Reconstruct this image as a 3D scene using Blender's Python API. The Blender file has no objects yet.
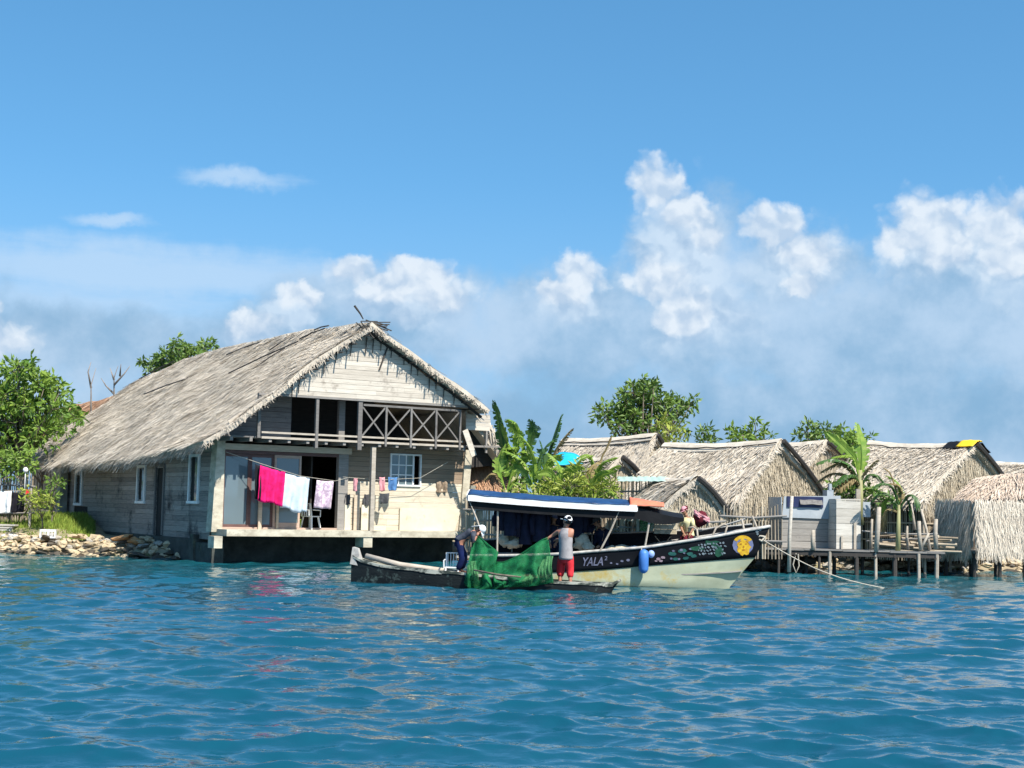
import bpy, bmesh, math, random
import numpy as np
from mathutils import Vector, Matrix, noise
random.seed(7)
R = math.radians
scene = bpy.context.scene
col = scene.collection

# ------------------------------------------------------------------ camera geometry
FPX = 1480.0; CAM_H = 2.0; PITCH = math.atan((506-384)/FPX); ROLL = R(1.2)
_f = Vector((0, math.cos(PITCH), math.sin(PITCH)))
_u = Vector((0, -math.sin(PITCH), math.cos(PITCH)))
_r = Vector((1, 0, 0))
RT = _r*math.cos(ROLL) + _u*math.sin(ROLL)
UP = _u*math.cos(ROLL) - _r*math.sin(ROLL)
EYE = Vector((0, 0, CAM_H))
def ray(px, py): return _f + RT*((px-512)/FPX) + UP*((384-py)/FPX)
def atY(px, py, Y):
    d = ray(px, py); return EYE + d*(Y/d.y)
def atZ(px, py, z=0.0):
    d = ray(px, py); return EYE + d*((z-CAM_H)/d.z)
class Fr:
    """local frame of a thing: origin on the ground, turned about the vertical"""
    def __init__(s, O, deg=0):
        s.O = Vector(O); s.th = R(deg); s.m = Matrix.Rotation(-s.th, 3, 'Z')
        s.e = s.m @ (EYE - s.O)
    def loc(s, p): return s.m @ (Vector(p) - s.O)
    def v(s, px, py, v=0.0):
        d = s.m @ ray(px, py); return s.e + d*((v-s.e.y)/d.y)
    def u(s, px, py, u=0.0):
        d = s.m @ ray(px, py); return s.e + d*((u-s.e.x)/d.x)
    def z(s, px, py, z=0.0):
        d = s.m @ ray(px, py); return s.e + d*((z-s.e.z)/d.z)
    def w(s, p): return s.m.transposed() @ Vector(p) + s.O

cam_d = bpy.data.cameras.new('camera'); cam = bpy.data.objects.new('camera', cam_d); col.objects.link(cam)
cam_d.sensor_width = 36; cam_d.lens = FPX/1024*36; cam_d.clip_start = 0.1; cam_d.clip_end = 20000
m3 = Matrix((RT, UP, -_f)).transposed()
cam.matrix_world = Matrix.Translation(EYE) @ m3.to_4x4()
scene.camera = cam

# ------------------------------------------------------------------ materials
def mat(name, c1, c2=None, rough=.8, scale=6.0, stretch=(1, 1, 1), rnd=.0, bump=0., bscale=None, spec=.3,
        detail=5., translucent=0., metallic=0., contrast=(.35, .65), coat=0., stain=None):
    """procedural surface: two base colours mixed by noise in object space and by each piece's own 'rnd' value"""
    m = bpy.data.materials.new(name); m.use_nodes = True
    nt = m.node_tree; N = nt.nodes; L = nt.links; N.clear()
    out = N.new('ShaderNodeOutputMaterial'); b = N.new('ShaderNodeBsdfPrincipled')
    b.inputs['Roughness'].default_value = rough; b.inputs['Specular IOR Level'].default_value = spec
    b.inputs['Metallic'].default_value = metallic; b.inputs['Coat Weight'].default_value = coat
    c2 = c2 or tuple(x*.75 for x in c1)
    tc = N.new('ShaderNodeTexCoord'); mp = N.new('ShaderNodeMapping'); mp.inputs['Scale'].default_value = stretch
    L.new(tc.outputs['Object'], mp.inputs['Vector'])
    nz = N.new('ShaderNodeTexNoise'); nz.inputs['Scale'].default_value = scale; nz.inputs['Detail'].default_value = detail
    nz.inputs['Roughness'].default_value = .65
    L.new(mp.outputs[0], nz.inputs['Vector'])
    rmp = N.new('ShaderNodeMapRange'); rmp.inputs[1].default_value = contrast[0]; rmp.inputs[2].default_value = contrast[1]
    L.new(nz.outputs['Fac'], rmp.inputs[0])
    fac = rmp.outputs[0]
    if rnd > 0:
        at = N.new('ShaderNodeAttribute'); at.attribute_name = 'rnd'
        mx = N.new('ShaderNodeMix'); mx.data_type = 'FLOAT'; mx.inputs[0].default_value = rnd
        L.new(fac, mx.inputs[2]); L.new(at.outputs['Fac'], mx.inputs[3]); fac = mx.outputs[0]
    cm = N.new('ShaderNodeMix'); cm.data_type = 'RGBA'
    cm.inputs[6].default_value = (*c1, 1); cm.inputs[7].default_value = (*c2, 1)
    L.new(fac, cm.inputs[0]); colout = cm.outputs[2]
    if stain:
        n2 = N.new('ShaderNodeTexNoise'); n2.inputs['Scale'].default_value = stain[1]; n2.inputs['Detail'].default_value = 6
        n2.inputs['Roughness'].default_value = .7
        L.new(tc.outputs['Object'], n2.inputs['Vector'])
        r2 = N.new('ShaderNodeMapRange'); r2.inputs[1].default_value = stain[2]; r2.inputs[2].default_value = stain[2]+.14
        L.new(n2.outputs['Fac'], r2.inputs[0])
        c3 = N.new('ShaderNodeMix'); c3.data_type = 'RGBA'; c3.inputs[7].default_value = (*stain[0], 1)
        L.new(r2.outputs[0], c3.inputs[0]); L.new(colout, c3.inputs[6]); colout = c3.outputs[2]
    L.new(colout, b.inputs['Base Color'])
    if bump:
        bp = N.new('ShaderNodeBump'); bp.inputs['Strength'].default_value = bump; bp.inputs['Distance'].default_value = .02
        n3 = N.new('ShaderNodeTexNoise'); n3.inputs['Scale'].default_value = bscale or scale*3; n3.inputs['Detail'].default_value = 4
        L.new(mp.outputs[0], n3.inputs['Vector']); L.new(n3.outputs['Fac'], bp.inputs['Height'])
        L.new(bp.outputs[0], b.inputs['Normal'])
    sh = b.outputs[0]
    if translucent:
        t = N.new('ShaderNodeBsdfTranslucent'); L.new(colout, t.inputs[0])
        ms = N.new('ShaderNodeMixShader'); ms.inputs[0].default_value = translucent
        L.new(sh, ms.inputs[1]); L.new(t.outputs[0], ms.inputs[2]); sh = ms.outputs[0]
    L.new(sh, out.inputs['Surface'])
    return m

M = {}
M['thatch'] = mat('grey_thatch', (.72, .64, .525), (.385, .33, .265), .95, 3.0, (1, 1, 1), .6, .3, 40, .1, stain=((.24, .205, .165), .9, .58))
M['thatch_pale'] = mat('pale_thatch', (.69, .61, .50), (.43, .37, .295), .95, 3.0, (1, 1, 1), .5, .5, 40, .1, stain=((.24, .20, .15), .6, .60))
M['thatch_tan'] = mat('tan_thatch', (.62, .54, .41), (.30, .245, .17), .95, 3.0, (1, 1, 1), .65, .5, 40, .1)
M['thatch_red'] = mat('reddish_palm', (.58, .37, .24), (.30, .15, .08), .9, 2.0, (1, 1, 1), .7, .3, 30, .1)
M['thatch_rose'] = mat('rosy_old_thatch', (.62, .51, .41), (.34, .26, .195), .9, 2.0, (1, 1, 1), .7, .3, 30, .1)
M['thatch_dark'] = mat('dark_thatch_and_shade', (.10, .085, .07), (.035, .03, .027), .95, 3, (1, 1, 1), .6, .4, 30, .1)
M['board_grey'] = mat('weathered_and_shaded_boards', (.24, .225, .205), (.11, .10, .095), .85, 3.0, (1, 6, 14), .5, .3, 12, .2, stain=((.06, .055, .055), 1.1, .60))
M['board_side'] = mat('bluish_grey_side_boards', (.44, .37, .315), (.16, .135, .12), .85, 2.0, (6, 1, 14), .6, .3, 12, .2, stain=((.05, .045, .045), .8, .54))
M['board_pale'] = mat('bleached_boards', (.64, .58, .49), (.38, .33, .27), .85, 2.0, (1, 6, 16), .5, .3, 12, .2, stain=((.26, .22, .18), 1.5, .57))
M['board_brown'] = mat('brown_boards', (.36, .27, .19), (.20, .145, .10), .8, 2.0, (1, 6, 16), .55, .3, 12, .2, stain=((.13, .10, .07), 1.4, .62))
M['board_cream'] = mat('cream_washed_boards', (.68, .61, .48), (.46, .39, .29), .8, 2.0, (1, 6, 16), .5, .25, 12, .2, stain=((.28, .235, .18), 1.6, .57))
M['board_white'] = mat('whitewashed_boards', (.64, .60, .53), (.38, .345, .29), .8, 2.0, (1, 6, 14), .5, .3, 12, .2, stain=((.25, .22, .18), 2.0, .62))
M['panel'] = mat('cream_sheet_panel', (.68, .62, .48), (.56, .50, .37), .7, 1.2, (1, 1, 1), 0, .05, 10, .3, stain=((.38, .32, .22), 2.2, .58))
M['wood_tan'] = mat('tan_timber', (.60, .50, .38), (.40, .31, .22), .8, 3, (1, 1, 8), .4, .3, 20, .2)  # the timber's own light tan
M['wood_frame'] = mat('pinkish_frame_wood', (.52, .38, .30), (.36, .25, .19), .7, 3, (1, 1, 6), .4, .2, 20, .3)
M['wood_red'] = mat('dark_red_frame_wood', (.16, .085, .07), (.09, .05, .045), .6, 3, (1, 1, 6), .4, .2, 20, .3)
M['wood_grey'] = mat('silver_grey_timber', (.31, .29, .265), (.17, .155, .14), .85, 3, (1, 1, 8), .5, .3, 20, .2)
M['shed_board'] = mat('pale_grey_shed_boards', (.36, .335, .30), (.20, .185, .165), .85, 3, (1, 6, 12), .5, .3, 20, .2, stain=((.13, .12, .11), 2.2, .60))
M['wood_pole'] = mat('pale_pole_wood', (.48, .42, .345), (.27, .23, .18), .85, 4, (1, 1, 3), .5, .3, 20, .2)
M['wood_dark'] = mat('wet_wood_and_shade', (.07, .06, .052), (.03, .027, .025), .7, 4, (1, 1, 4), .5, .3, 20, .3)
M['cane'] = mat('cane_sticks', (.50, .42, .31), (.20, .155, .11), .85, 5, (1, 1, .6), .75, .2, 20, .2)
M['concrete'] = mat('cream_concrete', (.57, .52, .405), (.37, .325, .245), .85, 2.4, (1, 1, 2), 0, .3, 25, .2, stain=((.17, .145, .11), 2.2, .57))
M['concrete_dark'] = mat('shaded_dark_concrete', (.075, .08, .07), (.03, .033, .03), .8, 2, (1, 1, 1), 0, .4, 12, .3, stain=((.10, .115, .07), 1.2, .6))
M['concrete_green'] = mat('greenish_concrete', (.33, .34, .29), (.20, .20, .17), .85, 2, (1, 1, 1), 0, .3, 12, .2)
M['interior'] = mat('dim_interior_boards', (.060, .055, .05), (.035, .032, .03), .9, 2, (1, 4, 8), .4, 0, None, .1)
M['white_paint'] = mat('white_paint', (.82, .82, .80), (.68, .68, .65), .5, 3, (1, 1, 1), 0, .05, 20, .4)
M['white_plastic'] = mat('white_plastic', (.78, .79, .78), (.66, .66, .64), .4, 3, (1, 1, 1), 0, 0, None, .45)
M['blue_paint'] = mat('pale_blue_paint', (.55, .68, .76), (.45, .56, .63), .5, 3, (1, 1, 1), 0, .05, 20, .4)
M['iron_grey'] = mat('grey_metal_sheet', (.40, .43, .45), (.30, .33, .35), .55, 1.5, (1, 1, 1), 0, .1, 8, .4, stain=((.22, .21, .20), 1.6, .63))
M['navy'] = mat('navy_fabric', (.018, .022, .05), (.008, .010, .022), .8, 4, (1, 1, 1), 0, .2, 20, .2)
M['opening_navy'] = mat('opening_shade', (.02, .027, .085), (.012, .016, .05), .45, 2, (1, 1, 1), 0, .2, 10, .4)
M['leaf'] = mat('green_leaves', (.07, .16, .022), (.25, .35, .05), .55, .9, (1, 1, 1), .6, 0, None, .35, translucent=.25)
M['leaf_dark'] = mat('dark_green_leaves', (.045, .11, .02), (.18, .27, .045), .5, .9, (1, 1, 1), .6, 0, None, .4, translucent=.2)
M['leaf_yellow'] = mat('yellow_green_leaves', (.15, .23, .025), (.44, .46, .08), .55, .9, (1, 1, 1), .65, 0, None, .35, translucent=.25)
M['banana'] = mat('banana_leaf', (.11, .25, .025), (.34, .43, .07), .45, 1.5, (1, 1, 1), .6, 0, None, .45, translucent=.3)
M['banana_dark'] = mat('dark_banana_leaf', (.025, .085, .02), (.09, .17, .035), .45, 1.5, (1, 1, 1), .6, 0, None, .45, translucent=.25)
M['banana_dry'] = mat('dry_banana_leaf', (.36, .28, .13), (.18, .125, .06), .8, 2, (1, 1, 1), .7, 0, None, .2, translucent=.2)
M['banana_stem'] = mat('banana_stem', (.38, .38, .17), (.22, .20, .10), .6, 4, (1, 1, .4), .3, .2, 10, .3)
M['bark'] = mat('bark', (.20, .17, .13), (.09, .075, .06), .9, 6, (1, 1, .4), 0, .5, 20, .1)
M['bare_branch'] = mat('bare_branch', (.30, .26, .23), (.18, .15, .13), .9, 6, (1, 1, .4), 0, .2, 20, .1)
M['grass'] = mat('grass', (.13, .22, .03), (.32, .38, .07), .8, 1.2, (1, 1, 1), .7, 0, None, .2, translucent=.2)
M['soil'] = mat('sandy_soil', (.40, .33, .22), (.23, .185, .12), .95, 1.5, (1, 1, 1), 0, .5, 12, .1, stain=((.14, .18, .05), .7, .56))
M['rock_tan'] = mat('tan_coral_rock', (.62, .50, .33), (.32, .235, .14), .9, 2.6, (1, 1, 1), .35, .6, 8, .15, stain=((.16, .12, .08), 2.4, .58))
M['rock_grey'] = mat('grey_coral_rock', (.52, .48, .41), (.25, .22, .18), .9, 2.6, (1, 1, 1), .35, .6, 8, .15, stain=((.12, .10, .08), 2.4, .58))
M['rock_orange'] = mat('orange_rock', (.60, .33, .15), (.40, .22, .11), .9, 2.6, (1, 1, 1), .3, .6, 8, .15)
M['rock_white'] = mat('white_coral_rock', (.76, .74, .68), (.50, .47, .42), .9, 2.6, (1, 1, 1), .3, .6, 8, .15)
M['rock_dark'] = mat('wet_dark_rock', (.10, .08, .055), (.04, .033, .027), .6, 2.6, (1, 1, 1), .3, .6, 8, .3)
M['hull_cream'] = mat('pale_green_cream_hull', (.44, .465, .33), (.33, .35, .24), .5, .9, (1, 2, 2), 0, .04, 6, .3, stain=((.42, .32, .10), 1.3, .52))
M['hull_black'] = mat('black_hull_paint', (.006, .0065, .009), (.010, .011, .014), .55, 1.5, (1, 1, 1), 0, .05, 8, .10)
M['gunwale'] = mat('worn_grey_gunwale', (.52, .50, .45), (.28, .26, .24), .7, 5, (1, 1, 1), 0, .2, 20, .3)
M['canoe'] = mat('black_dugout', (.018, .022, .022), (.008, .010, .011), .7, 1.5, (1, 3, 3), 0, .4, 10, .2, stain=((.11, .15, .13), 2.6, .56))
M['canoe_worn'] = mat('worn_dugout_rim', (.46, .45, .37), (.05, .06, .05), .8, 5, (.5, 1, 1), 0, .4, 10, .2, contrast=(.44, .56))
M['tarp_blue'] = mat('blue_tarp', (.015, .060, .165), (.008, .03, .09), .5, 2.5, (1, 1, 1), 0, .3, 8, .4)
M['tarp_cyan'] = mat('cyan_tarp', (.02, .42, .66), (.012, .33, .56), .45, 2.5, (1, 1, 1), 0, .3, 8, .4)
M['tarp_orange'] = mat('orange_tarp', (.68, .22, .12), (.52, .14, .08), .55, 2.5, (1, 1, 1), 0, .3, 8, .3)
M['tarp_black'] = mat('black_plastic_sheet', (.008, .008, .009), (.014, .014, .015), .6, 2.5, (1, 1, 1), 0, .3, 8, .15)
M['tarp_yellow'] = mat('yellow_plastic_sheet', (.86, .56, .02), (.80, .48, .015), .5, 2.5, (1, 1, 1), 0, .3, 8, .4)
M['tin_mint'] = mat('mint_tin_sheet', (.38, .52, .45), (.30, .40, .35), .5, 2.5, (1, 1, 1), 0, .1, 8, .4)
M['net'] = mat('green_net', (.008, .14, .05), (.022, .26, .09), .7, 3.5, (1, 1, 1), 0, .4, 60, .25, translucent=.3)
M['net_pale'] = mat('pale_green_net', (.05, .25, .09), (.16, .38, .16), .7, 6, (1, 1, 1), .5, .4, 60, .25, translucent=.3)
M['pink'] = mat('hot_pink_towel', (.74, .018, .17), (.52, .010, .10), .9, 5, (1, 1, 1), 0, .2, 60, .1)
M['paleblue'] = mat('pale_blue_towel', (.56, .64, .70), (.46, .54, .61), .9, 5, (1, 1, 1), 0, .2, 60, .1)
M['lilac'] = mat('lilac_print_cloth', (.66, .53, .60), (.44, .33, .41), .9, 9, (1, 1, 1), 0, .1, 60, .1, detail=1., contrast=(.47, .53))
M['black_cloth'] = mat('black_cloth', (.012, .012, .016), (.02, .02, .026), .95, 5, (1, 1, 1), 0, .2, 60, .1)
M['grey_cloth'] = mat('dark_grey_cloth', (.085, .085, .09), (.06, .06, .065), .95, 5, (1, 1, 1), 0, .2, 60, .1)
M['blue_cloth'] = mat('denim_blue_cloth', (.10, .22, .42), (.07, .16, .33), .95, 5, (1, 1, 1), 0, .2, 60, .1)
M['red_cloth'] = mat('red_cloth', (.74, .05, .06), (.58, .03, .04), .9, 5, (1, 1, 1), 0, .2, 60, .1)
M['white_cloth'] = mat('white_cloth', (.80, .80, .78), (.72, .72, .70), .9, 5, (1, 1, 1), 0, .2, 60, .1)
M['rose_cloth'] = mat('dusty_rose_cloth', (.66, .33, .35), (.55, .25, .28), .9, 5, (1, 1, 1), 0, .2, 60, .1)
M['yellow_cloth'] = mat('pale_yellow_cloth', (.74, .69, .40), (.62, .56, .30), .9, 5, (1, 1, 1), 0, .2, 60, .1)
M['maroon_cloth'] = mat('maroon_cloth', (.13, .02, .03), (.08, .012, .02), .9, 5, (1, 1, 1), 0, .2, 60, .1)
M['tank_grey'] = mat('pale_grey_vest_cloth', (.38, .36, .355), (.23, .215, .22), .9, 3, (1, 1, 1), 0, .2, 40, .1)
M['shirt_slate'] = mat('slate_grey_shirt', (.10, .11, .135), (.03, .033, .045), .9, 3, (1, 1, 1), 0, .2, 40, .1)
M['trouser_blue'] = mat('royal_blue_trousers', (.010, .018, .075), (.006, .01, .035), .9, 3, (1, 1, 1), 0, .2, 40, .1)
M['skin'] = mat('brown_skin', (.36, .19, .115), (.31, .155, .09), .55, 6, (1, 1, 1), 0, 0, None, .35)
M['skin_red'] = mat('reddish_brown_skin', (.42, .20, .13), (.36, .16, .10), .55, 6, (1, 1, 1), 0, 0, None, .35)  # the skin's own reddish tone
M['hair'] = mat('black_hair', (.012, .010, .009), (.02, .017, .015), .6, 20, (1, 1, 1), 0, 0, None, .3)
M['eye'] = mat('dark_eye', (.02, .015, .012), None, .3)
M['buoy_blue'] = mat('blue_fender', (.06, .20, .55), (.045, .15, .42), .5, 3, (1, 1, 1), 0, .05, 20, .4)
M['buoy_pale'] = mat('pale_blue_float', (.30, .42, .68), (.24, .35, .6), .5, 3, (1, 1, 1), 0, .05, 20, .4)
M['rope'] = mat('pale_rope', (.50, .46, .38), (.36, .32, .26), .9, 30, (1, 1, 1), 0, .2, 60, .1)
M['em_yellow'] = mat('painted_gold', (.78, .50, .03), (.52, .27, .02), .5, 9, (1, 1, 1), 0, 0, None, .35)
M['em_orange'] = mat('painted_brown_orange', (.50, .22, .02), None, .5, 8)
M['em_purple'] = mat('painted_slate_violet', (.13, .15, .27), (.20, .22, .36), .5, 8)
M['em_lilac'] = mat('painted_lilac_grey', (.19, .195, .27), (.10, .105, .16), .5, 8)
M['em_teal'] = mat('painted_teal', (.015, .075, .07), (.03, .13, .105), .5, 8)
M['em_green'] = mat('painted_green', (.025, .11, .06), (.012, .055, .035), .5, 8)
M['em_white'] = mat('painted_white_scale', (.25, .30, .33), (.10, .13, .15), .5, 8)
M['em_pink'] = mat('painted_pale_pink', (.40, .30, .33), (.24, .17, .20), .5, 8)
M['bucket'] = mat('lime_plastic', (.45, .60, .06), (.38, .52, .05), .45, 3)
M['sack'] = mat('pale_sacking', (.66, .60, .46), (.36, .30, .20), .9, 7, (1, 1, 1), .5, .3, 30, .1)

def glass_mat():
    m = bpy.data.materials.new('sky_tinted_glass'); m.use_nodes = True
    nt = m.node_tree; N = nt.nodes; L = nt.links; N.clear()
    out = N.new('ShaderNodeOutputMaterial')
    t = N.new('ShaderNodeBsdfTransparent'); t.inputs[0].default_value = (.55, .62, .64, 1)
    b = N.new('ShaderNodeBsdfPrincipled'); b.inputs['Base Color'].default_value = (.20, .265, .295, 1)  # blue-grey base colour paints in the sky's reflection
    b.inputs['Roughness'].default_value = .08; b.inputs['Specular IOR Level'].default_value = .9; b.inputs['IOR'].default_value = 1.6
    b.inputs['Coat Weight'].default_value = .6
    ms = N.new('ShaderNodeMixShader'); ms.inputs[0].default_value = .62
    L.new(t.outputs[0], ms.inputs[1]); L.new(b.outputs[0], ms.inputs[2]); L.new(ms.outputs[0], out.inputs[0])
    return m
M['glass'] = glass_mat()
def sheer(m, scale, lo, hi):
    """open netting: the weave lets part of what is behind show, more in thin patches"""
    nt = m.node_tree; N = nt.nodes; L = nt.links; out = [n for n in N if n.type == 'OUTPUT_MATERIAL'][0]; sh = out.inputs[0].links[0].from_socket
    tc = N.new('ShaderNodeTexCoord'); nz = N.new('ShaderNodeTexNoise'); nz.inputs['Scale'].default_value = scale; nz.inputs['Detail'].default_value = 6; nz.inputs['Roughness'].default_value = .8; L.new(tc.outputs['Object'], nz.inputs['Vector'])
    r = N.new('ShaderNodeMapRange'); r.inputs[1].default_value = .35; r.inputs[2].default_value = .68; r.inputs[3].default_value = lo; r.inputs[4].default_value = hi; L.new(nz.outputs['Fac'], r.inputs[0])
    t = N.new('ShaderNodeBsdfTransparent'); ms = N.new('ShaderNodeMixShader'); L.new(r.outputs[0], ms.inputs[0]); L.new(t.outputs[0], ms.inputs[1]); L.new(sh, ms.inputs[2]); L.new(ms.outputs[0], out.inputs[0])
sheer(M['net'], 5, .32, .97); sheer(M['net_pale'], 9, .3, .95)

# ------------------------------------------------------------------ object helpers
def tag(o, label=None, cat=None, group=None, kind=None):
    if label: o['label'] = label
    if cat: o['category'] = cat
    if group: o['group'] = group
    if kind: o['kind'] = kind
    return o
def empty(name, fr, label=None, cat=None, group=None):
    o = bpy.data.objects.new(name, None); col.objects.link(o); o.empty_display_size = .3
    o.location = fr.O; o.rotation_euler = (0, 0, fr.th)
    return tag(o, label, cat, group)
def orth(d):
    d = d.normalized(); a = Vector((0, 0, 1)) if abs(d.z) < .9 else Vector((1, 0, 0))
    x = d.cross(a).normalized(); return x, d.cross(x).normalized()
class MB:
    def __init__(s): s.v = []; s.f = []; s.r = []
    def add(s, vs, fs, r=None):
        k = len(s.v); s.v += [tuple(p) for p in vs]
        for f in fs:
            s.f.append([i+k for i in f]); s.r.append(random.random() if r is None else r)
    def quad(s, a, b, c, d, r=None): s.add((a, b, c, d), [(0, 1, 2, 3)], r)
    def tri(s, a, b, c, r=None): s.add((a, b, c), [(0, 1, 2)], r)
    def box(s, x0, x1, y0, y1, z0, z1, r=None):
        vs = [(x, y, z) for z in (z0, z1) for y in (y0, y1) for x in (x0, x1)]
        r = random.random() if r is None else r
        s.add(vs, [(0, 2, 3, 1), (4, 5, 7, 6), (0, 1, 5, 4), (2, 6, 7, 3), (0, 4, 6, 2), (1, 3, 7, 5)], r)
    def hexa(s, p, r=None):
        """8 corners, lower four then upper four, same winding"""
        r = random.random() if r is None else r
        s.add(p, [(3, 2, 1, 0), (4, 5, 6, 7), (0, 1, 5, 4), (1, 2, 6, 5), (2, 3, 7, 6), (3, 0, 4, 7)], r)
    def beam(s, p, q, w, h=None, upv=None, r=None):
        h = h or w; p = Vector(p); q = Vector(q); d = (q-p).normalized()
        if upv is None: x, y = orth(d)
        else:
            x = d.cross(Vector(upv)).normalized(); y = x.cross(d).normalized()
        vs = [c + x*(a*w/2) + y*(b*h/2) for c in (p, q) for a, b in ((-1, -1), (1, -1), (1, 1), (-1, 1))]
        s.hexa(vs, r)
    def tube(s, pts, rad, n=6, r=None, cap=True):
        pts = [Vector(p) for p in pts]; k = len(pts)
        if not hasattr(rad, '__len__'): rad = [rad]*k
        vs = []; fs = []; x = None
        for i, p in enumerate(pts):
            d = (pts[min(i+1, k-1)] - pts[max(i-1, 0)]).normalized()
            if x is None: x, y = orth(d)
            else:
                x = (x - d*x.dot(d)).normalized(); y = d.cross(x)
            for j in range(n):
                a = 2*math.pi*j/n; vs.append(p + x*(math.cos(a)*rad[i]) + y*(math.sin(a)*rad[i]))
        for i in range(k-1):
            for j in range(n):
                j2 = (j+1) % n; fs.append((i*n+j, i*n+j2, (i+1)*n+j2, (i+1)*n+j))
        if cap: fs.append(tuple(range(n))[::-1]); fs.append(tuple((k-1)*n+j for j in range(n)))
        s.add(vs, fs, random.random() if r is None else r)
    def grid(s, fn, nu, nv, r=None):
        vs = [fn(i/nu, j/nv) for j in range(nv+1) for i in range(nu+1)]; w = nu+1
        s.add(vs, [(j*w+i, j*w+i+1, (j+1)*w+i+1, (j+1)*w+i) for j in range(nv) for i in range(nu)], r)
    def sheet(s, fn, nu, nv, th, nrm, r=None):
        """a grid with thickness th along -nrm"""
        n = Vector(nrm).normalized()*th; w = nu+1; h = nv+1
        vs = [Vector(fn(i/nu, j/nv)) for j in range(h) for i in range(w)]; k = len(vs)
        vs += [p - n for p in vs]
        fs = [(j*w+i, j*w+i+1, (j+1)*w+i+1, (j+1)*w+i) for j in range(nv) for i in range(nu)]
        fs += [tuple(a+k for a in f[::-1]) for f in fs]
        ring = [i for i in range(w)] + [j*w+nu for j in range(1, h)] + [nv*w+i for i in range(nu-1, -1, -1)] + [j*w for j in range(nv-1, 0, -1)]
        for a, b in zip(ring, ring[1:]+ring[:1]): fs.append((b, a, a+k, b+k))
        s.add(vs, fs, r)
    def ball(s, c, rx, ry=None, rz=None, nu=10, nv=7, jit=0, seed=0, r=None):
        ry = ry or rx; rz = rz or rx; c = Vector(c); vs = []; fs = []
        for j in range(nv+1):
            t = math.pi*j/nv
            for i in range(nu):
                a = 2*math.pi*i/nu; d = Vector((math.sin(t)*math.cos(a), math.sin(t)*math.sin(a), math.cos(t)))
                k = 1 + (jit*noise.noise(d*1.7+Vector((seed, seed*.3, 0))) if jit else 0)
                vs.append(c + Vector((d.x*rx, d.y*ry, d.z*rz))*k)
        for j in range(nv):
            for i in range(nu):
                i2 = (i+1) % nu; fs.append((j*nu+i, (j+1)*nu+i, (j+1)*nu+i2, j*nu+i2))
        s.add(vs, fs, random.random() if r is None else r)
    def build(s, name, m, parent=None, smooth=False, merge=False):
        me = bpy.data.meshes.new(name); me.from_pydata(s.v, [], s.f); me.update()
        at = me.attributes.new('rnd', 'FLOAT', 'FACE'); at.data.foreach_set('value', s.r)
        me.materials.append(m)
        if smooth: me.polygons.foreach_set('use_smooth', [True]*len(me.polygons))
        if merge:
            bm = bmesh.new(); bm.from_mesh(me); bmesh.ops.remove_doubles(bm, verts=bm.verts, dist=1e-4)
            bmesh.ops.recalc_face_normals(bm, faces=bm.faces); bm.to_mesh(me); bm.free()
        o = bpy.data.objects.new(name, me); col.objects.link(o)
        if parent: o.parent = parent
        return o
def single(name, mb, m, fr, label, cat, group=None, smooth=False):
    """a thing that is one mesh, placed at its frame's origin"""
    o = mb.build(name, m, None, smooth); o.location = fr.O; o.rotation_euler = (0, 0, fr.th)
    return tag(o, label, cat, group)
def copy_tree(o, parent=None):
    c = o.copy(); col.objects.link(c)
    if parent: c.parent = parent
    for ch in list(o.children): copy_tree(ch, c)
    return c
def lerp(a, b, t): return a + (b-a)*t
def poly(pts, t):
    """position on a polyline of (key, Vector) by key"""
    if t <= pts[0][0]: return Vector(pts[0][1])
    for (a, p), (b, q) in zip(pts, pts[1:]):
        if t <= b: return Vector(p).lerp(Vector(q), (t-a)/(b-a))
    return Vector(pts[-1][1])
def interp(xs, ys, x):
    if x <= xs[0]: return ys[0]
    for i in range(len(xs)-1):
        if x <= xs[i+1]: return lerp(ys[i], ys[i+1], (x-xs[i])/(xs[i+1]-xs[i]))
    return ys[-1]
U = random.uniform

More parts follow.
